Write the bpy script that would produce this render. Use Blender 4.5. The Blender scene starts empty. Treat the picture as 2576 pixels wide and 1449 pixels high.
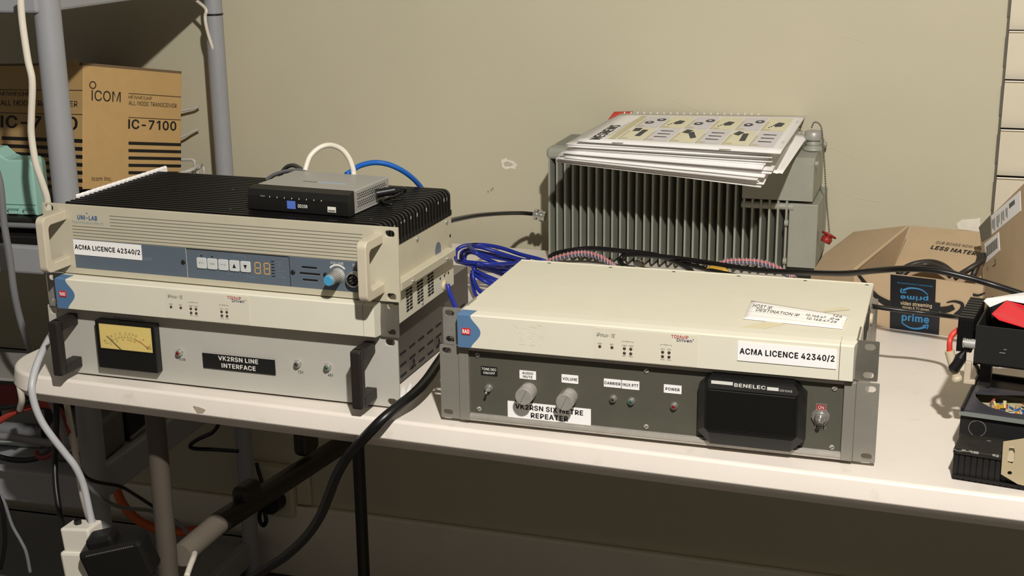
import bpy, bmesh, math, random
from mathutils import Vector, Matrix, Euler
from mathutils.geometry import tessellate_polygon

random.seed(7)
SC = bpy.context.scene
COL = SC.collection

# ------------------------------------------------------------------ camera
W_PX, H_PX, F_PX = 2576.0, 1449.0, 3491.7
CAM_LOC = Vector((0.5497, -1.4071, 0.5859))
CAM_ROT = Euler((1.2944, 0.0126, 0.3142), 'XYZ')
cam_data = bpy.data.cameras.new('camera')
cam_data.sensor_width = 36.0
cam_data.lens = F_PX / W_PX * 36.0
cam_data.clip_start = 0.02
cam = bpy.data.objects.new('camera', cam_data)
cam.location = CAM_LOC
cam.rotation_euler = CAM_ROT
COL.objects.link(cam)
SC.camera = cam

# ------------------------------------------------------------------ world, lamp, exposure
world = bpy.data.worlds.new('world')
SC.world = world
world.use_nodes = True
bg = world.node_tree.nodes['Background']
bg.inputs['Color'].default_value = (1.0, 0.90, 0.76, 1)
bg.inputs['Strength'].default_value = 0.118

lamp_data = bpy.data.lights.new('ceiling_lamp', 'POINT')
lamp_data.energy = 176.0
lamp_data.color = (1.0, 0.958, 0.89)
lamp_data.shadow_soft_size = 0.028
lamp = bpy.data.objects.new('ceiling_lamp', lamp_data)
lamp.location = (0.70, -1.30, 1.44)
COL.objects.link(lamp)

SC.view_settings.view_transform = 'Standard'
SC.view_settings.look = 'None'
SC.view_settings.exposure = 0.13
SC.view_settings.gamma = 1.0
SC.view_settings.use_curve_mapping = False

# ------------------------------------------------------------------ measuring helpers
CR = CAM_ROT.to_matrix()
def ray(px, py):
    return CR @ Vector(((px - W_PX/2)/F_PX, -(py - H_PX/2)/F_PX, -1.0))
def pz(px, py, z):
    d = ray(px, py); return CAM_LOC + d*((z - CAM_LOC.z)/d.z)
def py_(px, py, y):
    d = ray(px, py); return CAM_LOC + d*((y - CAM_LOC.y)/d.y)
def pp(px, py, P, n):
    d = ray(px, py); P = Vector(P); n = Vector(n)
    return CAM_LOC + d*(n.dot(P - CAM_LOC)/n.dot(d))

# ------------------------------------------------------------------ materials
def srgb(r, g, b):
    f = lambda c: (c/255/12.92) if c/255 <= 0.04045 else ((c/255+0.055)/1.055)**2.4
    return (f(r), f(g), f(b))
MATS = {}
def mat(name, col, rough=0.5, metal=0.0, var=0.0, scale=60.0, bump=0.0, bscale=300.0, spec=0.5,
        trans=0.0, coat=0.0, emit=None, alpha=1.0, dirt=None):
    if name in MATS: return MATS[name]
    m = bpy.data.materials.new(name); m.use_nodes = True
    nt = m.node_tree; b = nt.nodes['Principled BSDF']
    c = srgb(*col)
    b.inputs['Base Color'].default_value = (*c, 1)
    b.inputs['Roughness'].default_value = rough
    b.inputs['Metallic'].default_value = metal
    b.inputs['Specular IOR Level'].default_value = spec
    b.inputs['Transmission Weight'].default_value = trans
    b.inputs['Coat Weight'].default_value = coat
    b.inputs['Alpha'].default_value = alpha
    if emit:
        b.inputs['Emission Color'].default_value = (*srgb(*emit[0]), 1)
        b.inputs['Emission Strength'].default_value = emit[1]
    tc = nt.nodes.new('ShaderNodeTexCoord')
    if var > 0:
        n = nt.nodes.new('ShaderNodeTexNoise'); n.inputs['Scale'].default_value = scale
        n.inputs['Detail'].default_value = 6; n.inputs['Roughness'].default_value = 0.6
        nt.links.new(tc.outputs['Object'], n.inputs['Vector'])
        r = nt.nodes.new('ShaderNodeValToRGB')
        lo = [max(0, x*(1-var)) for x in c]; hi = [min(1, x*(1+var)) for x in c]
        r.color_ramp.elements[0].color = (*lo, 1); r.color_ramp.elements[0].position = 0.3
        r.color_ramp.elements[1].color = (*hi, 1); r.color_ramp.elements[1].position = 0.7
        nt.links.new(n.outputs['Fac'], r.inputs['Fac'])
        out = r.outputs['Color']
        if dirt:
            n2 = nt.nodes.new('ShaderNodeTexNoise'); n2.inputs['Scale'].default_value = dirt[1]
            n2.inputs['Detail'].default_value = 8
            nt.links.new(tc.outputs['Object'], n2.inputs['Vector'])
            r2 = nt.nodes.new('ShaderNodeValToRGB')
            r2.color_ramp.elements[0].position = dirt[2]; r2.color_ramp.elements[1].position = dirt[2]+0.12
            r2.color_ramp.elements[0].color = (0, 0, 0, 1); r2.color_ramp.elements[1].color = (dirt[3],)*3 + (1,)
            nt.links.new(n2.outputs['Fac'], r2.inputs['Fac'])
            mx = nt.nodes.new('ShaderNodeMix'); mx.data_type = 'RGBA'
            nt.links.new(r2.outputs['Color'], mx.inputs['Factor'])
            nt.links.new(out, mx.inputs['A']); mx.inputs['B'].default_value = (*srgb(*dirt[0]), 1)
            out = mx.outputs['Result']
        nt.links.new(out, b.inputs['Base Color'])
    if bump > 0:
        n = nt.nodes.new('ShaderNodeTexNoise'); n.inputs['Scale'].default_value = bscale
        n.inputs['Detail'].default_value = 4
        nt.links.new(tc.outputs['Object'], n.inputs['Vector'])
        bp = nt.nodes.new('ShaderNodeBump'); bp.inputs['Strength'].default_value = bump
        bp.inputs['Distance'].default_value = 0.002
        nt.links.new(n.outputs['Fac'], bp.inputs['Height'])
        nt.links.new(bp.outputs['Normal'], b.inputs['Normal'])
    MATS[name] = m
    return m

def dots_mat(name, base, hole, pitch, radius, rough=0.4, metal=0.3):
    """perforated sheet: round holes on a staggered grid in object space (x, z)"""
    m = bpy.data.materials.new(name); m.use_nodes = True
    nt = m.node_tree; b = nt.nodes['Principled BSDF']
    b.inputs['Roughness'].default_value = rough; b.inputs['Metallic'].default_value = metal
    tc = nt.nodes.new('ShaderNodeTexCoord')
    mp = nt.nodes.new('ShaderNodeMapping')
    mp.inputs['Rotation'].default_value = (0, math.radians(45), 0)
    mp.inputs['Scale'].default_value = (1/pitch,)*3
    nt.links.new(tc.outputs['Object'], mp.inputs['Vector'])
    fr = nt.nodes.new('ShaderNodeVectorMath'); fr.operation = 'FRACTION'
    nt.links.new(mp.outputs['Vector'], fr.inputs[0])
    sb = nt.nodes.new('ShaderNodeVectorMath'); sb.operation = 'SUBTRACT'; sb.inputs[1].default_value = (.5, .5, .5)
    nt.links.new(fr.outputs['Vector'], sb.inputs[0])
    ml = nt.nodes.new('ShaderNodeVectorMath'); ml.operation = 'MULTIPLY'; ml.inputs[1].default_value = (1, 0, 1)
    nt.links.new(sb.outputs['Vector'], ml.inputs[0])
    ln = nt.nodes.new('ShaderNodeVectorMath'); ln.operation = 'LENGTH'
    nt.links.new(ml.outputs['Vector'], ln.inputs[0])
    gt = nt.nodes.new('ShaderNodeMath'); gt.operation = 'GREATER_THAN'; gt.inputs[1].default_value = radius
    nt.links.new(ln.outputs['Value'], gt.inputs[0])
    mx = nt.nodes.new('ShaderNodeMix'); mx.data_type = 'RGBA'
    mx.inputs['A'].default_value = (*srgb(*hole), 1); mx.inputs['B'].default_value = (*srgb(*base), 1)
    nt.links.new(gt.outputs['Value'], mx.inputs['Factor'])
    nt.links.new(mx.outputs['Result'], b.inputs['Base Color'])
    MATS[name] = m
    return m

WALL = mat('wall_paint', (197, 190, 165), 0.75, var=0.03, scale=3, bump=0.12, bscale=22)
SKIRT = mat('skirting_paint', (236, 228, 210), 0.6, var=0.04, scale=8)
BOARD = mat('white_board_paint', (226, 216, 194), 0.5, var=0.03, scale=10)
FLOOR = mat('floor_tile', (74, 66, 58), 0.55, var=0.15, scale=12)
GROUT = mat('floor_grout', (40, 36, 32), 0.9)
PLASTER = mat('bare_plaster', (232, 226, 210), 0.9, var=0.05, scale=60, bump=0.3, bscale=150)
TABLE = mat('table_plastic', (236, 227, 216), 0.42, var=0.03, scale=9, bump=0.05, bscale=600, dirt=((186, 172, 148), 30, 0.64, 0.3))
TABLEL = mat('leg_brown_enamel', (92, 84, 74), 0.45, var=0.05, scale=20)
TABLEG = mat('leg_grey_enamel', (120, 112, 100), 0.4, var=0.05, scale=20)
TABLEB = mat('leg_dark_enamel_tube_shade', (44, 39, 33), 0.45)  # rear legs and hinge; also carries the shade painted on the upper cross tube
IVORY = mat('ivory_paint', (221, 216, 196), 0.5, var=0.02, scale=30, bump=0.04, bscale=900)
IVORYP = mat('ivory_plastic', (225, 220, 202), 0.42, var=0.015, scale=30)
IVORYD = mat('ivory_plate', (222, 216, 197), 0.5)
BLUEP = mat('blue_plastic', (86, 120, 158), 0.45)
BEIGE = mat('beige_paint', (193, 186, 164), 0.5, var=0.03, scale=25, bump=0.05, bscale=700)
BEIGEH = mat('beige_enamel', (200, 190, 168), 0.4, var=0.03, scale=40)
SLATE = mat('slate_panel', (92, 104, 116), 0.5, var=0.03, scale=40)
GREYP = mat('grey_paint', (186, 183, 174), 0.5, var=0.02, scale=30, bump=0.04, bscale=900)
GREYB = mat('light_grey_panel', (205, 200, 188), 0.5)
CHAR = mat('charcoal_paint', (82, 76, 70), 0.5, var=0.05, scale=30)
BLACKP = mat('black_plastic', (22, 21, 20), 0.42)
BLACKM = mat('black_matt', (17, 16, 15), 0.6)
BLACKF = mat('black_anodised', (24, 23, 22), 0.4, metal=0.3)
RUBBER = mat('black_rubber', (18, 17, 17), 0.35)
HANDLE = mat('handle_plastic', (36, 31, 28), 0.5)
HOLE = mat('dark_gap', (10, 9, 8), 0.9)
INK = mat('black_ink', (22, 21, 20), 0.6)
INKG = mat('grey_ink', (108, 104, 96), 0.6)
INKB = mat('blue_ink', (42, 82, 138), 0.6)
INKBG = mat('faded_blue_ink', (126, 138, 152), 0.6)
INKR = mat('red_ink', (176, 36, 44), 0.6)
WHITE = mat('white_label', (248, 246, 245), 0.5)
WHITEI = mat('white_ink', (222, 220, 212), 0.6)
GALV = mat('galvanised_steel', (158, 155, 147), 0.4, metal=0.45, var=0.15, scale=45)
STEEL = mat('dark_bracket_steel', (124, 119, 110), 0.42, metal=0.5, var=0.2, scale=30)
CHROME = mat('chrome', (205, 203, 198), 0.2, metal=0.8)
ALU = mat('brushed_aluminium', (184, 179, 171), 0.38, metal=0.4, var=0.08, scale=90)
ALUP = mat('aluminium_paint', (142, 138, 129), 0.45, metal=0.25, var=0.04, scale=50)
BRASS = mat('worn_brass', (168, 152, 116), 0.35, metal=0.6)
OLIVE = mat('repeater_panel_paint', (82, 81, 70), 0.55, var=0.05, scale=40)
FINGREY = mat('grey_green_enamel', (154, 155, 142), 0.45, var=0.05, scale=25, bump=0.05, bscale=400)
FINEDGE = mat('grey_green_fin', (128, 131, 120), 0.5, var=0.05, scale=30)
PAPER = mat('white_paper', (247, 244, 242), 0.7, var=0.02, scale=20)
PAPER2 = mat('grey_paper', (230, 227, 224), 0.7)
PYEL = mat('print_yellow', (236, 231, 200), 0.7, var=0.04, scale=60)
PTAN = mat('print_olive', (210, 202, 164), 0.7)
PDK = mat('print_dark', (66, 66, 74), 0.7)
PLIL = mat('print_lilac', (226, 221, 224), 0.7)
CARD = mat('cardboard', (186, 162, 130), 0.75, var=0.04, scale=35, bump=0.05, bscale=500)
CARD2 = mat('cardboard_golden', (200, 163, 108), 0.7, var=0.04, scale=35, bump=0.05, bscale=500)
CARDE = mat('cardboard_edge', (118, 98, 70), 0.85)
TAPEB = mat('black_tape', (26, 28, 34), 0.35)
PRIMEB = mat('sky_blue_ink', (58, 128, 176), 0.5)
BLUEC = mat('blue_cable', (28, 46, 150), 0.38)
BLUEC2 = mat('bright_blue_cable', (24, 92, 176), 0.38)
WHITEC = mat('white_cable', (228, 220, 204), 0.4)
GREYC = mat('grey_cable', (186, 186, 188), 0.38)
GREYC2 = mat('mid_grey_cable', (120, 120, 122), 0.45)
REDC = mat('red_cable', (214, 66, 54), 0.4)
PINKC = mat('red_wire', (196, 112, 112), 0.45)
ORANGEC = mat('orange_cable', (190, 84, 26), 0.5)
SPIRAL = mat('clear_spiral_wrap', (198, 182, 188), 0.3)
SHELF = mat('shelf_plastic', (154, 155, 159), 0.5, var=0.03, scale=12, bump=0.06, bscale=300)
SILV = mat('silver_plastic', (168, 166, 160), 0.42, metal=0.2)
MINT = mat('mint_plastic', (160, 204, 192), 0.45)
AMBER = mat('meter_card', (238, 212, 128), 0.6)
GLASS = mat('clear_window', (255, 255, 255), 0.05, trans=1.0, alpha=0.14)
DIGIT = mat('unlit_amber_digit', (206, 160, 96), 0.5)
LEDR = mat('red_led_lens', (120, 14, 16), 0.15, coat=0.6)
LEDG = mat('green_led_lens', (24, 86, 62), 0.15, coat=0.6)
LEDK = mat('dark_led_lens', (54, 44, 40), 0.15, coat=0.6)
KBLUE = mat('knob_blue_cap', (74, 154, 196), 0.4)
BLUESQ = mat('blue_badge', (84, 116, 200), 0.45)
BTN = mat('grey_button', (206, 208, 206), 0.45)
REDCARD = mat('red_card', (214, 42, 52), 0.45)
CREAM = mat('cream_plastic', (202, 188, 160), 0.45)
PCB = mat('circuit_board', (196, 188, 150), 0.4, var=0.2, scale=150)
TAPE = mat('masking_tape', (218, 209, 176), 0.5)
REDPLUG = mat('red_cap_plastic', (150, 44, 34), 0.4)
YTAPE = mat('yellow_tape', (206, 160, 52), 0.5)
GRILLE = dots_mat('speaker_grille_mesh', (30, 29, 28), (4, 4, 4), 0.0021, 0.33)

# ------------------------------------------------------------------ mesh builder
I4 = Matrix.Identity(4)
def T(x, y, z): return Matrix.Translation((x, y, z))
def RZ(a): return Matrix.Rotation(a, 4, 'Z')
def RX(a): return Matrix.Rotation(a, 4, 'X')
def RY(a): return Matrix.Rotation(a, 4, 'Y')
FR = Matrix(((1, 0, 0, 0), (0, 0, -1, 0), (0, 1, 0, 0), (0, 0, 0, 1)))      # (u,v,w) -> x=u, z=v, y=-w : faces the front
RT = Matrix(((0, 0, 1, 0), (1, 0, 0, 0), (0, 1, 0, 0), (0, 0, 0, 1)))       # (u,v,w) -> y=u, z=v, x=w : faces right
def basis(o, u, v):
    u = Vector(u).normalized(); v = Vector(v); w = u.cross(v).normalized(); v = w.cross(u)
    o = Vector(o)
    return Matrix(((u.x, v.x, w.x, o.x), (u.y, v.y, w.y, o.y), (u.z, v.z, w.z, o.z), (0, 0, 0, 1)))

def rrect(x0, y0, x1, y1, r, n=5):
    pts = []
    for cx, cy, a0 in ((x1-r, y0+r, -90), (x1-r, y1-r, 0), (x0+r, y1-r, 90), (x0+r, y0+r, 180)):
        for i in range(n+1):
            a = math.radians(a0 + 90*i/n); pts.append((cx + r*math.cos(a), cy + r*math.sin(a)))
    return pts
def circ(cx, cy, r, n=20, ry=None):
    ry = ry or r
    return [(cx + r*math.cos(2*math.pi*i/n), cy + ry*math.sin(2*math.pi*i/n)) for i in range(n)]
def slot(cx, cy, w, h): return rrect(cx-w/2, cy-h/2, cx+w/2, cy+h/2, min(w, h)/2*0.98, 6)
def spline(pts, res=8):
    P = [Vector(p) for p in pts]; out = []
    n = len(P)
    for i in range(n-1):
        p0 = P[max(i-1, 0)]; p1 = P[i]; p2 = P[i+1]; p3 = P[min(i+2, n-1)]
        for k in range(res):
            t = k/res
            out.append(0.5*((2*p1) + (p2-p0)*t + (2*p0-5*p1+4*p2-p3)*t*t + (3*p1-p0-3*p2+p3)*t**3))
    out.append(P[-1]); return out
def curve_mesh(cu):
    ob = bpy.data.objects.new('tmp', cu)
    me = bpy.data.meshes.new_from_object(ob)
    V = [v.co.copy() for v in me.vertices]; F = [tuple(p.vertices) for p in me.polygons]
    bpy.data.objects.remove(ob); bpy.data.meshes.remove(me); bpy.data.curves.remove(cu)
    return V, F
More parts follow.
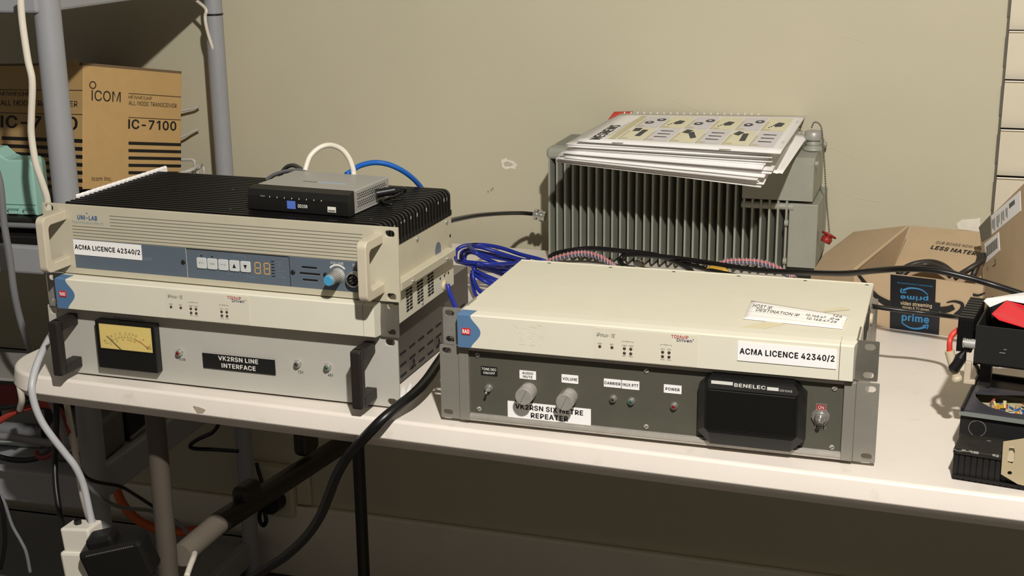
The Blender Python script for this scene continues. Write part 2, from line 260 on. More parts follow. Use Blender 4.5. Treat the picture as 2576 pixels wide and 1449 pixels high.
GLYPHS = """A480|16,0 201,509 276,509 463,0 395,0 287,302 276,334 264,372 250,420 232,478 245,478 228,419 213,371 201,333 191,302 85,0|110,142 110,199 370,199 370,142
B456|60,0 60,509 241,509 289,504 329,491 359,469 381,442 394,410 398,374 395,344 387,320 373,301 356,286 336,275 315,267 315,262 339,257 363,245 385,227 402,203 414,173 418,136 413,100 400,67 377,39 344,18 301,4 247,0|125,57 245,57 296,63 330,80 349,105 355,137 352,161 342,184 327,203 306,218 279,228 248,231 125,231|125,285 238,285 265,288 288,296 308,309 323,326 333,348 336,372 330,403 313,429 283,446 240,452 125,452
C510|267,-7 235,-5 205,1 177,11 150,25 126,42 104,63 86,88 70,115 57,146 48,179 42,215 40,254 42,293 48,329 57,362 70,393 86,421 104,445 126,466 150,484 177,498 205,508 235,514 267,516 305,513 340,504 373,490 402,471 427,447 448,418 463,385 473,348 408,348 401,373 389,395 375,413 357,428 337,440 315,449 292,454 267,456 223,450 184,432 150,403 125,364 109,314 103,254 109,194 125,145 151,105 184,76 223,59 267,53 292,55 315,60 337,69 357,81 375,96 389,114 401,136 408,160 473,160 463,124 448,91 428,62 402,38 373,19 341,5 305,-4
D502|219,0 96,0 96,57 215,57 272,63 318,81 354,110 379,149 394,198 399,255 394,312 379,361 354,399 320,428 275,446 221,452 93,452 93,509 225,509 261,507 294,501 325,492 353,478 399,441 433,391 446,361 455,329 460,293 462,255 460,217 455,181 446,149 433,119 417,92 398,68 376,48 351,31 322,17 291,8 256,2|125,509 125,0 60,0 60,509
E419|60,0 60,509 372,509 372,452 125,452 125,286 355,286 355,229 125,229 125,57 375,57 375,0
F410|60,0 60,509 369,509 369,452 125,452 125,278 346,278 346,221 125,221 125,0
G520|269,-7 236,-5 205,1 176,11 149,25 125,43 104,64 85,88 69,116 57,146 47,179 42,215 40,254 42,293 47,329 57,362 69,393 85,421 103,445 125,466 149,484 175,498 203,508 233,514 265,516 304,513 340,504 374,489 403,469 429,445 449,416 465,384 474,349 408,349 399,372 387,393 373,411 356,427 337,439 315,448 291,454 265,456 222,450 183,432 150,404 125,364 109,314 103,254 109,194 125,145 151,105 184,76 224,59 269,53 309,57 345,71 374,93 396,123 410,160 415,202 434,199 283,199 283,256 478,256 478,200 471,141 451,91 419,50 377,19 326,0
H517|60,0 60,509 125,509 125,289 392,289 392,509 457,509 457,0 392,0 392,232 125,232 125,0
I200|66,0 66,509 134,509 134,0
J396|185,-7 124,3 75,33 57,55 44,81 36,111 33,145 33,173 98,173 98,145 104,104 122,74 149,56 185,50 220,56 248,74 266,104 272,145 272,509 336,509 336,145 334,111 326,81 313,55 294,33 246,3
K467|104,145 104,216 122,239 139,261 157,282 174,303 193,324 212,344 364,509 448,509 231,276 228,276|60,0 60,509 125,509 125,334 124,225 125,193 125,0|372,0 188,259 228,309 449,0
L393|60,0 60,509 125,509 125,57 361,57 361,0
M628|60,0 60,509 152,509 277,187 282,174 287,159 299,123 305,103 311,84 317,65 322,49 307,49 318,83 330,121 336,140 342,158 348,174 352,187 476,509 568,509 568,0 504,0 504,291 504,327 505,347 505,369 506,413 507,457 513,457 505,433 498,409 482,363 474,341 467,322 461,305 456,291 342,0 286,0 170,291 165,304 159,321 145,361 137,384 129,408 121,432 112,457 119,457 120,416 121,372 122,328 122,309 122,291 122,0
N523|60,0 60,509 136,509 343,183 352,169 363,151 375,130 388,107 401,82 414,55 405,54 402,81 401,108 400,134 399,157 399,195 399,509 463,509 463,0 387,0 202,290 190,310 177,331 164,354 148,381 108,452 119,454 122,384 123,354 124,328 125,307 125,291 125,0
O533|267,-7 235,-5 205,1 177,11 150,25 126,42 105,63 86,88 70,115 57,146 48,179 42,215 40,254 42,293 48,329 57,362 70,393 86,421 105,445 126,466 150,484 177,498 205,508 235,514 267,516 299,514 329,508 357,498 384,484 408,466 429,445 448,421 464,393 477,362 486,329 491,293 493,254 491,215 486,179 477,146 464,115 448,88 429,63 408,42 384,25 357,11 329,1 299,-5|267,53 310,59 349,76 383,105 408,144 425,194 430,254 425,314 408,365 383,404 349,433 310,450 267,456 223,450 184,433 151,404 125,364 109,314 103,254 109,194 125,144 151,105 184,76 223,59
P445|60,0 60,509 235,509 289,503 332,487 366,462 390,430 404,391 409,348 404,304 390,265 366,233 332,207 289,191 235,186 109,186 109,242 233,242 269,246 297,256 318,272 333,294 342,319 344,348 342,376 333,402 318,423 297,439 268,449 232,452 125,452 125,0
Q533|245,159 313,159 369,85 384,65 468,-48 401,-48 346,27 331,46|267,-7 235,-5 205,1 177,11 150,25 126,42 105,63 86,88 70,115 57,146 48,179 42,215 40,254 42,293 48,329 57,362 70,393 86,421 105,445 126,466 150,484 177,498 205,508 235,514 267,516 299,514 329,508 357,498 384,484 408,466 429,445 448,421 464,393 477,362 486,329 491,293 493,254 491,215 486,179 477,146 464,115 448,88 429,63 408,42 384,25 357,11 329,1 299,-5|267,53 310,59 349,76 383,105 408,144 425,194 430,254 425,314 408,365 383,404 349,433 310,450 267,456 223,450 184,433 151,404 125,364 109,314 103,254 109,194 125,144 151,105 184,76 223,59
R449|60,0 60,509 236,509 290,504 333,489 367,465 390,433 405,395 409,352 405,309 390,271 367,240 333,217 289,203 236,198 96,198 96,255 234,255 269,258 298,267 319,281 334,300 342,324 345,352 342,380 334,405 319,425 298,440 269,449 233,452 125,452 125,0|353,0 230,229 303,229 428,0
S447|224,-9 172,-4 128,9 91,31 64,60 46,96 38,137 104,137 110,110 123,88 142,71 166,59 194,52 224,49 257,52 286,60 311,74 329,92 341,114 346,139 342,161 332,179 316,193 296,205 272,214 245,222 184,239 128,260 86,289 60,326 52,372 58,413 75,448 102,476 138,498 180,511 227,516 275,511 316,498 351,476 377,449 394,415 401,378 337,378 326,412 302,437 267,453 225,459 194,456 167,448 145,435 129,418 118,398 115,376 119,352 131,334 148,319 169,308 191,300 212,293 264,279 287,272 312,264 336,252 359,238 379,220 395,198 405,171 408,139 403,99 386,64 360,34 323,11 278,-4
T449|32,452 32,509 417,509 417,452 257,452 257,0 193,0 193,452
U517|259,-8 203,-2 154,15 114,43 85,80 66,124 60,173 60,509 124,509 124,178 128,144 141,113 160,87 187,68 220,56 259,52 298,56 331,68 357,87 377,113 389,144 393,178 393,509 457,509 457,173 451,124 433,80 403,43 363,15 315,-2
V480|204,0 16,509 84,509 192,206 203,176 215,137 230,89 248,31 235,31 252,90 267,138 279,176 290,206 395,509 463,509 278,0
W686|155,0 16,509 82,509 163,196 170,171 175,145 181,120 187,94 192,67 197,40 189,40 194,67 200,94 205,120 211,145 218,171 224,196 306,509 380,509 462,196 468,171 474,145 480,120 486,94 492,67 497,40 488,40 493,67 499,94 504,120 510,145 523,196 603,509 670,509 530,0 455,0 368,323 359,356 351,391 344,431 336,475 350,475 342,433 335,395 327,359 318,323 230,0
X474|18,0 217,284 217,236 29,509 104,509 178,400 192,379 204,361 214,345 223,329 233,312 243,292 232,292 243,311 252,329 261,345 272,361 284,379 298,400 374,509 446,509 259,239 259,287 456,0 382,0 292,129 279,149 268,165 259,180 250,195 241,212 230,231 244,231 235,213 225,196 216,181 206,166 195,149 182,129 91,0
Y472|203,0 203,208 16,509 91,509 192,344 208,318 222,292 236,264 250,230 224,230 237,265 251,293 265,318 280,344 381,509 455,509 268,208 268,0
Z438|42,0 42,46 273,385 289,408 306,431 323,453 341,476 348,454 317,453 285,452 254,452 223,452 40,452 40,509 397,509 397,462 169,129 152,105 134,81 116,57 97,33 90,54 121,56 152,57 183,57 214,57 399,57 399,0
a389|160,-9 126,-5 94,5 68,22 48,45 35,73 30,108 34,138 43,161 58,179 78,193 100,203 125,211 152,216 178,220 209,224 234,227 252,230 265,235 273,243 276,255 276,257 273,279 267,297 256,311 240,322 220,329 196,331 171,329 149,322 132,313 118,301 107,288 100,274 41,291 57,322 79,346 104,364 133,375 163,382 194,384 215,383 239,379 263,372 286,360 306,343 322,320 333,290 337,251 337,0 277,0 277,52 272,52 264,38 252,25 236,12 215,1 190,-6|170,45 202,49 228,59 248,74 263,93 272,115 276,138 276,190 270,186 259,182 246,179 231,176 216,173 200,171 175,168 154,164 134,159 117,150 103,139 95,124 92,105 94,87 102,72 114,61 130,52 149,47
b424|229,-8 198,-5 172,4 153,17 138,31 127,46 118,59 112,59 112,0 53,0 53,509 114,509 114,319 118,319 127,331 137,346 152,360 171,373 197,381 229,384 274,378 313,361 345,332 370,293 385,245 390,189 385,133 370,84 346,45 313,16 274,-2|220,47 253,51 279,66 301,88 316,117 325,151 328,189 325,227 316,261 301,290 280,311 253,325 220,330 188,325 161,312 140,291 125,263 116,229 113,189 116,150 125,115 140,86 162,65 188,51
c396|207,-8 159,-2 117,16 82,46 56,85 40,133 34,187 40,243 56,291 82,330 117,360 159,378 207,384 234,383 260,377 284,368 305,356 324,341 340,322 353,301 362,277 303,262 298,276 290,289 281,301 270,311 257,319 242,325 226,329 207,330 173,325 145,310 124,287 108,258 99,224 96,187 99,151 108,117 124,89 145,66 173,51 207,46 226,48 243,52 258,58 271,66 282,76 292,89 299,102 304,117 363,102 354,78 341,56 325,37 306,21 285,9 261,-1 235,-6
d424|195,-8 151,-2 111,16 79,45 55,84 39,133 34,189 39,245 55,293 79,332 112,361 151,378 196,384 228,381 253,373 272,360 287,346 298,331 306,319 311,319 311,509 372,509 372,0 313,0 313,59 307,59 298,46 287,31 272,17 252,4 227,-5|205,47 236,51 263,65 284,86 299,115 309,150 312,189 309,229 300,263 284,291 263,312 237,325 205,330 172,325 145,311 124,290 108,261 99,227 96,189 99,151 109,117 124,88 145,66 172,51
e404|212,-8 161,-2 117,16 82,46 56,85 40,132 34,187 39,242 55,290 81,329 115,359 157,378 205,384 236,382 266,374 294,361 319,341 341,315 357,282 368,242 371,194 371,169 75,169 75,221 338,221 310,202 307,237 298,269 283,294 263,314 237,326 205,330 173,326 146,313 125,294 109,270 99,241 96,211 96,178 100,139 110,106 128,80 151,61 179,50 212,46 234,48 254,53 271,61 285,73 297,88 306,105 365,91 353,63 335,39 311,19 283,4 249,-5
f254|228,379 228,327 6,327 6,379|81,0 81,432 84,461 96,486 113,505 135,519 161,527 187,530 207,529 222,527 234,524 243,521 227,468 222,470 215,472 206,473 195,474 171,470 154,460 145,443 142,419 142,0
g425|207,-151 168,-148 134,-140 105,-127 82,-110 64,-91 51,-69 101,-41 110,-53 122,-66 136,-78 154,-88 178,-95 207,-97 249,-92 282,-75 304,-47 311,-6 311,68 306,68 298,56 287,41 272,28 252,16 227,8 195,5 152,10 113,27 80,53 55,90 39,136 34,191 39,246 55,293 80,332 112,361 152,378 196,384 228,382 253,373 273,360 288,346 299,331 308,319 313,319 313,379 372,379 372,-9 367,-54 350,-90 324,-117 291,-136 251,-147|205,59 237,63 264,75 285,95 300,121 309,154 312,193 309,231 300,264 285,291 264,312 237,325 205,330 172,325 145,312 124,290 109,262 99,229 96,193 99,155 109,123 124,96 145,76 172,63
h410|114,227 114,0 53,0 53,509 114,509 114,287 102,287 124,332 152,362 187,379 227,384 264,380 295,369 321,349 341,321 353,285 357,240 357,0 296,0 296,235 290,275 273,304 246,323 210,329 184,326 161,317 141,303 126,283 117,257
i167|53,0 53,379 114,379 114,0|84,443 67,446 54,455 44,468 41,483 44,499 54,512 67,521 84,524 100,521 114,512 123,499 126,483 123,468 114,455 100,446
j167|53,379 114,379 114,-30 111,-63 102,-90 86,-113 65,-129 37,-139 4,-143 -10,-143 -10,-87 2,-87 25,-83 40,-72 50,-54 53,-29|83,443 67,446 53,455 44,468 41,483 44,499 53,512 67,521 83,524 100,521 114,512 123,499 126,483 123,468 114,455 100,446
k381|110,137 110,212 121,212 284,379 360,379 184,199 177,199|53,0 53,509 114,509 114,0|294,0 148,186 191,229 372,0
l189|139,-2 101,3 74,20 58,47 53,84 53,509 114,509 114,99 115,77 120,62 130,54 146,52 154,52 160,53 165,53 170,54 181,3 172,1 162,-1 151,-2
m610|53,0 53,379 112,379 112,295 108,295 118,323 132,346 151,363 172,376 195,384 219,386 257,380 287,361 309,331 321,295 312,295 322,321 337,343 357,361 381,375 407,383 437,386 468,383 497,372 522,354 541,328 553,296 557,255 557,0 496,0 496,254 490,289 473,313 447,326 419,330 395,328 374,320 358,307 345,290 338,270 335,247 335,0 274,0 274,260 269,288 253,311 229,326 199,330 178,328 158,320 140,307 126,289 117,266 114,238 114,0
n410|114,227 114,0 53,0 53,379 112,379 112,287 102,287 124,332 152,362 187,379 227,384 264,380 295,369 321,349 341,321 353,285 357,240 357,0 296,0 296,235 290,275 273,304 246,323 210,329 184,326 161,317 141,303 126,283 117,257
o415|207,-8 159,-2 117,16 82,46 56,85 40,133 34,187 40,243 56,291 82,330 117,360 159,378 207,384 256,378 299,360 333,330 359,291 376,243 381,187 376,133 359,85 333,46 299,16 256,-2|207,46 242,51 270,66 292,89 307,117 316,151 319,187 316,224 307,258 292,287 270,310 242,325 207,330 173,325 145,310 124,287 108,258 99,224 96,187 99,151 108,117 124,89 145,66 173,51
p424|53,-143 53,379 112,379 112,319 118,319 126,331 137,346 152,360 171,373 197,381 229,384 274,378 313,361 345,332 370,293 385,245 390,189 385,133 370,84 346,45 313,16 274,-2 229,-8 198,-5 173,4 153,17 138,31 127,46 118,59 114,59 114,-143|220,47 253,51 279,66 301,88 316,117 325,151 328,189 325,227 316,261 301,290 280,311 253,325 220,330 188,325 161,312 140,291 125,263 116,229 113,189 116,150 125,115 140,86 162,65 188,51
q424|372,-143 311,-143 311,59 306,59 298,46 287,31 272,17 252,4 227,-5 195,-8 151,-2 111,16 79,45 55,84 39,133 34,189 39,245 55,293 79,332 112,361 151,378 196,384 228,381 253,373 272,360 287,346 298,331 307,319 313,319 313,379 372,379|205,47 236,51 263,65 284,86 299,115 309,150 312,189 309,229 300,263 284,291 263,312 237,325 205,330 172,325 145,311 124,290 108,261 99,227 96,189 99,151 109,117 124,88 145,66 172,51
r259|53,0 53,379 112,379 112,321 115,321 130,347 152,367 181,380 213,385 221,385 229,384 243,384 243,322 239,323 230,324 219,325 207,326 182,323 159,315 140,301 126,284 117,262 114,237 114,0
s365|182,-8 145,-5 112,3 84,18 62,38 45,63 36,94 94,107 105,79 124,60 150,49 181,45 217,50 244,62 262,81 268,103 265,121 254,136 237,147 212,155 149,170 104,186 72,208 53,237 47,274 51,305 65,332 87,354 115,370 149,381 187,384 223,381 254,372 279,358 299,339 314,316 324,290 268,277 258,298 243,316 219,328 187,333 156,329 131,317 114,299 109,277 112,258 124,243 144,232 172,223 229,209 275,194 306,171 325,142 331,107 326,75 312,47 290,24 260,6 223,-5
t227|204,379 204,327 6,327 6,379|65,471 126,471 126,98 128,76 136,61 150,53 170,50 177,50 185,51 194,52 202,54 213,2 203,-1 192,-3 180,-4 168,-4 125,2 92,21 72,52 65,93
u410|182,-5 146,-1 115,11 89,31 69,59 57,95 53,139 53,379 114,379 114,144 119,105 137,75 164,56 200,50 226,53 249,62 268,77 283,97 293,122 296,153 296,379 357,379 357,0 298,0 298,92 307,92 286,47 257,17 222,0
v389|163,0 17,379 84,379 165,155 177,121 187,87 196,53 206,21 184,21 194,53 203,87 213,121 224,155 305,379 371,379 226,0
w567|138,0 23,379 87,379 133,214 143,177 154,137 165,91 175,41 165,41 175,90 186,135 196,176 206,214 252,379 316,379 362,214 371,176 382,136 392,91 402,41 391,41 402,90 413,135 423,176 434,214 480,379 545,379 429,0 368,0 319,172 305,225 297,252 291,280 277,338 291,338 277,280 270,252 263,225 255,198 248,172 199,0
x379|21,0 171,218 171,171 29,379 100,379 147,306 164,279 179,253 193,229 207,206 175,206 190,229 202,253 216,279 233,306 282,379 352,379 209,169 209,214 358,0 287,0 231,85 214,112 200,136 187,159 173,182 205,182 191,159 178,136 165,112 148,85 91,0
y389|47,-139 61,-86 71,-87 88,-90 104,-89 118,-84 130,-74 141,-58 151,-36 163,-1 17,379 84,379 165,155 177,121 187,87 196,53 206,21 184,21 193,53 202,87 212,121 224,155 305,379 371,379 204,-58 191,-85 177,-107 159,-124 139,-136 117,-143 91,-145 77,-145 65,-143 54,-141
z380|42,0 42,46 254,320 254,323 48,323 48,379 333,379 333,331 126,60 126,56 339,56 339,0
0453|227,-7 174,1 130,24 95,62 69,113 60,144 53,178 49,214 48,254 49,294 53,330 60,364 69,395 95,447 130,484 174,508 227,516 279,508 323,484 358,447 384,395 393,364 400,330 404,294 405,254 404,214 400,178 393,144 384,113 359,62 323,24 279,1|227,50 261,56 290,74 313,103 330,144 340,194 344,254 340,314 330,365 313,405 290,435 261,453 227,460 192,453 163,435 140,405 123,365 113,314 109,254 113,194 123,144 140,103 163,74 192,56
1380|276,509 276,0 212,0 212,448 209,448 86,358 86,427 198,509
2453|64,0 64,47 234,229 261,257 282,282 299,305 311,327 318,348 320,371 317,397 308,419 293,436 273,449 250,457 224,460 196,457 172,447 153,433 139,413 130,390 127,362 66,362 71,405 86,442 111,473 143,496 182,511 225,516 268,511 306,497 337,474 361,445 376,411 381,372 378,345 371,318 357,290 336,259 306,223 267,180 153,60 153,57 389,57 389,0
3453|218,-7 173,-3 133,10 98,30 70,57 52,91 44,132 109,132 115,107 126,87 144,71 165,59 191,52 219,50 248,53 275,61 297,74 315,93 325,116 329,145 326,172 316,196 299,217 275,234 242,244 201,248 157,248 157,299 288,448 288,452 70,452 70,509 372,509 372,461 211,278 211,289 264,288 308,276 344,253 371,222 387,186 393,145 387,103 370,66 344,36 309,12 266,-2
4453|40,105 40,158 247,509 311,509 109,166 109,163 413,163 413,105|282,0 282,121 282,146 282,318 343,318 343,0
5453|221,-7 178,-2 140,11 108,32 83,60 66,93 60,130 122,130 127,108 138,89 154,73 173,60 196,52 221,50 250,53 276,64 298,82 314,104 324,131 328,162 324,193 314,221 297,244 275,262 248,273 218,277 192,275 167,268 145,258 128,246 67,253 96,509 366,509 366,452 151,452 134,301 136,301 155,315 178,325 203,331 229,334 263,330 294,321 321,306 345,285 364,260 379,231 388,199 391,163 385,117 369,76 343,41 309,15 268,-1
6453|226,-7 182,-1 142,15 109,40 84,74 69,115 64,162 68,199 80,239 102,285 137,340 252,509 322,509 151,261 145,261 154,275 165,288 179,299 196,307 214,312 235,314 278,309 316,295 346,271 370,240 384,201 389,157 384,112 368,73 343,39 310,14 271,-2|226,48 254,52 279,63 299,79 314,101 324,128 327,157 324,187 314,213 299,235 279,251 254,262 226,265 198,262 174,252 153,235 138,214 128,188 125,158 128,128 138,102 153,79 174,63 198,52
7453|97,0 323,448 323,452 62,452 62,509 391,509 391,449 165,0
8453|226,-7 178,-2 136,11 101,33 74,62 57,96 52,135 55,166 65,195 81,220 101,241 125,256 153,265 153,267 119,282 93,308 76,342 70,380 75,417 90,450 114,477 146,498 184,511 226,516 269,511 306,498 337,477 361,450 377,417 382,380 376,342 359,308 333,282 300,267 300,265 327,256 351,241 372,220 387,195 397,166 401,135 395,96 378,62 352,33 317,11 275,-2|226,49 258,52 285,60 307,74 323,91 333,113 337,139 333,165 322,189 305,208 283,223 256,232 226,235 196,232 169,223 147,208 130,189 119,165 115,139 119,113 129,91 145,74 167,60 195,52|226,290 252,292 274,300 293,313 307,330 316,351 319,376 316,399 308,420 294,437 275,449 252,457 226,460 200,457 177,449 159,437 145,420 136,399 133,376 136,351 145,330 159,313 178,300 201,292
9453|226,516 271,510 310,494 343,468 368,434 384,393 389,347 385,309 373,270 350,224 315,168 200,0 130,0 301,248 307,248 299,234 287,221 273,210 257,202 238,196 218,195 175,199 137,214 106,237 83,269 68,307 64,352 69,397 85,436 110,469 143,494 182,510|226,460 199,457 174,446 154,429 138,407 129,381 125,352 129,322 138,295 154,274 174,257 199,247 226,243 254,247 279,257 299,273 314,295 324,321 327,350 324,381 314,407 299,429 279,446 254,457
&448|197,-7 150,-2 110,12 78,34 54,62 39,96 34,133 37,163 47,189 63,213 85,235 111,256 140,279 216,335 226,343 237,352 246,363 255,375 260,389 262,405 258,427 245,445 226,457 201,461 184,459 168,453 155,444 145,431 139,416 137,399 139,380 145,363 155,346 169,327 185,307 204,284 438,0 364,0 171,231 121,293 102,319 87,344 78,370 75,398 79,430 91,458 109,481 134,499 165,510 200,513 235,510 266,499 290,482 308,459 320,433 324,404 322,382 315,362 305,342 291,325 275,308 256,293 154,217 128,195 110,174 100,154 97,131 100,108 109,87 124,70 143,57 166,49 193,46 223,50 251,59 278,75 301,95 321,121 336,151 346,186 349,224 408,224 405,180 397,144 385,115 371,92 357,75 345,62 333,47 305,23 271,7 234,-3
/249|235,533 71,-76 14,-76 178,533
-453|337,244 337,188 114,188 114,244
.188|95,-4 78,-1 63,9 53,24 50,41 53,59 63,73 78,83 95,87 113,83 128,73 138,59 141,41 138,24 128,9 113,-1"""
GL = {}
for _ln in GLYPHS.split("\n"):
    _h, *_ps = _ln.split("|")
    GL[_h[0]] = (int(_h[1:]), [[tuple(int(k)/1000 for k in q.split(",")) for q in p.split(" ")] for p in _ps])
TXT = {}
def area2(p): return sum(p[i][0]*p[(i+1) % len(p)][1] - p[(i+1) % len(p)][0]*p[i][1] for i in range(len(p)))
def inside(q, p):
    c = False
    for i in range(len(p)):
        (x0, y0), (x1, y1) = p[i], p[i-1]
        if (y0 > q[1]) != (y1 > q[1]) and q[0] < (x1-x0)*(q[1]-y0)/(y1-y0) + x0: c = not c
    return c
def glyph(ch):
    """triangles of one letter; outer contours run clockwise, counters the other way"""
    if ch not in TXT:
        adv, polys = GL[ch]; V = []; F = []; done = []
        for p in polys:
            if area2(p) >= 0: continue
            loops = [p] + [h for h in polys if area2(h) > 0 and inside(h[0], p)]
            o = len(V); V += [(x, y, 0.05*len(done)) for l in loops for x, y in l]; done.append(1)
            F += [tuple(i+o for i in t) for t in tessellate_polygon([[Vector((x, y, 0)) for x, y in l] for l in loops])]
        TXT[ch] = (adv/1000, V, F)
    return TXT[ch]
def text_geo(body, bold, shear, ext):
    V = []; F = []; x = 0.0
    for ch in body:
        if ch == ' ': x += 0.19; continue
        adv, v, f = glyph(ch)
        for k, (dx, dy) in enumerate(((0, 0),) if bold <= 0 else ((-bold, 0), (bold, 0), (0, bold*.8), (0, -bold*.8))):
            o = len(V); V += [Vector((a + x + dx + shear*b, b + dy, ext*(1 + 0.10*k + z_))) for a, b, z_ in v]; F += [tuple(i+o for i in t) for t in f]
        x += adv + bold*1.6
    return V, F

class MB:
    def __init__(self, s=1.0):
        self.v = []; self.f = []; self.mi = []; self.sm = []; self.mats = []; self.s = s
    def add(self, V, F, m, smooth=False, M=None):
        if m not in self.mats: self.mats.append(m)
        k = self.mats.index(m); o = len(self.v)
        for p in V:
            p = Vector(p)
            if M is not None: p = M @ p
            self.v.append(p*self.s)
        for q in F:
            self.f.append([i+o for i in q]); self.mi.append(k); self.sm.append(smooth)
        return self
    def bm(self, b, m, smooth=False, M=None):
        b.verts.ensure_lookup_table()
        for i, v in enumerate(b.verts): v.index = i
        self.add([v.co.copy() for v in b.verts], [[v.index for v in f.verts] for f in b.faces], m, smooth, M)
        b.free(); return self
    def box(self, x0, y0, z0, x1, y1, z1, m, bev=0, seg=2, M=None):
        b = bmesh.new(); bmesh.ops.create_cube(b, size=1)
        for v in b.verts:
            v.co = Vector((x0 + (v.co.x+.5)*(x1-x0), y0 + (v.co.y+.5)*(y1-y0), z0 + (v.co.z+.5)*(z1-z0)))
        if bev > 0: bmesh.ops.bevel(b, geom=list(b.edges), offset=bev, segments=seg, affect='EDGES', profile=0.5)
        return self.bm(b, m, False, M)
    def shape(self, polys, d, m, M=None, bev=0.0):
        """filled outline (first poly) with holes, thickness d from w=-d to w=0"""
        cu = bpy.data.curves.new('s', 'CURVE'); cu.dimensions = '2D'; cu.fill_mode = 'BOTH'
        cu.extrude = max(d/2 - bev, 0); cu.bevel_depth = bev; cu.bevel_resolution = 1
        if bev: cu.offset = -bev
        for p in polys:
            s = cu.splines.new('POLY'); s.points.add(len(p)-1); s.use_cyclic_u = True
            for q, pt in zip(s.points, p): q.co = (pt[0], pt[1], 0, 1)
        V, F = curve_mesh(cu)
        V = [Vector((v.x, v.y, v.z - d/2)) for v in V]
        return self.add(V, F, m, False, M)
    def text(self, body, x, y, w, h, m, M=None, bold=0.0, shear=0.0, align='C', d=0.15):
        """text fitted into a w x h box centred (or left aligned) at x,y of the frame M"""
        V, F = text_geo(body, bold, shear, 0.02)
        xs = [v.x for v in V]; ys = [v.y for v in V]
        x0, x1, y0, y1 = min(xs), max(xs), min(ys), max(ys)
        sx = w/(x1-x0) if w else h/(y1-y0); sy = h/(y1-y0)
        ox = x - (w/2 if align == 'C' else 0) if w else x
        V = [Vector(((v.x-x0)*sx + ox, (v.y-y0)*sy + y - h/2, d*v.z/0.02)) for v in V]
        return self.add(V, F, m, False, M)
    def lathe(self, prof, m, M=None, seg=24, cap0=True, cap1=True, smooth=True):
        """prof: list of (radius, w) along the frame's w axis"""
        V = []; F = []
        for r, w in prof:
            for i in range(seg):
                a = 2*math.pi*i/seg; V.append((r*math.cos(a), r*math.sin(a), w))
        for k in range(len(prof)-1):
            for i in range(seg):
                j = (i+1) % seg
                F.append((k*seg+i, k*seg+j, (k+1)*seg+j, (k+1)*seg+i))
        self.add(V, F, m, smooth, M)
        if cap0: self.add(V[:seg], [tuple(range(seg))[::-1]], m, False, M)
        if cap1: self.add(V[-seg:], [tuple(range(seg))], m, False, M)
        return self
    def cyl(self, p0, p1, r, m, seg=20, r2=None, M=None):
        p0 = Vector(p0); p1 = Vector(p1); d = p1-p0; L = d.length
        a = Vector((0, 0, 1)) if abs(d.normalized().z) < 0.9 else Vector((1, 0, 0))
        B = basis(p0, a.cross(d), d.cross(a.cross(d)))
        if M is not None: B = M @ B
        return self.lathe([(r, 0), (r if r2 is None else r2, L)], m, B, seg)
    def tube(self, pts, r, m, seg=10, res=8, smooth=True, M=None, raw=False):
        P = [Vector(p) for p in pts] if raw else spline(pts, res)
        t0 = (P[1]-P[0]).normalized()
        a = Vector((0, 0, 1)) if abs(t0.z) < 0.9 else Vector((1, 0, 0))
        n = t0.cross(a).normalized(); V = []; F = []
        N = len(P)
        for i, p in enumerate(P):
            t = (P[min(i+1, N-1)] - P[max(i-1, 0)]).normalized()
            n = (n - t*n.dot(t)).normalized(); b = t.cross(n)
            for k in range(seg):
                a = 2*math.pi*k/seg; V.append(p + (n*math.cos(a) + b*math.sin(a))*r)
        for i in range(N-1):
            for k in range(seg):
                j = (k+1) % seg; F.append((i*seg+k, i*seg+j, (i+1)*seg+j, (i+1)*seg+k))
        F.append(tuple(range(seg))[::-1]); F.append(tuple((N-1)*seg+k for k in range(seg)))
        return self.add(V, F, m, smooth, M)
    def sphere(self, c, r, m, seg=16, M=None, sc=(1, 1, 1)):
        b = bmesh.new(); bmesh.ops.create_uvsphere(b, u_segments=seg, v_segments=max(6, seg//2), radius=1)
        for v in b.verts: v.co = Vector((v.co.x*r*sc[0]+c[0], v.co.y*r*sc[1]+c[1], v.co.z*r*sc[2]+c[2]))
        return self.bm(b, m, True, M)
    def slab(self, quad, d, m, M=None):
        """polygon of 3-D points given thickness d behind its face"""
        P = [Vector(p) for p in quad]; n = (P[1]-P[0]).cross(P[2]-P[0]).normalized(); k = len(P)
        V = P + [p - n*d for p in P]
        F = [tuple(range(k)), tuple(range(2*k-1, k-1, -1))] + [(i, i+k, (i+1) % k + k, (i+1) % k) for i in range(k)]
        return self.add(V, F, m, False, M)
    def build(self, name, parent=None, M=None, kind=None, label=None):
        me = bpy.data.meshes.new(name)
        me.from_pydata([tuple(v) for v in self.v], [], self.f)
        for m in self.mats: me.materials.append(m)
        me.polygons.foreach_set('material_index', self.mi)
        me.polygons.foreach_set('use_smooth', self.sm)
        b = bmesh.new(); b.from_mesh(me); bmesh.ops.recalc_face_normals(b, faces=list(b.faces)); b.to_mesh(me); b.free()
        me.update()
        o = bpy.data.objects.new(name, me); COL.objects.link(o)
        if parent is not None: o.parent = parent
        if M is not None: o.matrix_local = M
        if kind: o['kind'] = kind
        if label: o['label'] = label
        return o

def tag(o, label, cat, group=None):
    o['label'] = label; o['category'] = cat
    if group: o['group'] = group
    return o
def thing(name, label, cat, loc=(0, 0, 0), rz=0.0, group=None):
    o = bpy.data.objects.new(name, None); o.empty_display_size = 0.02
    COL.objects.link(o); o.location = loc; o.rotation_euler = (0, 0, rz)
    return tag(o, label, cat, group)
def copy_tree(o, parent=None):
    c = o.copy(); COL.objects.link(c)
    if parent is not None: c.parent = parent; c.matrix_parent_inverse = o.matrix_parent_inverse.copy()
    for ch in list(o.children): copy_tree(ch, c)
    return c
def cable(name, pts, r, m, label, cat='cable', group=None, **k):
    return tag(MB().tube(pts, r, m, **k).build(name), label, cat, group)

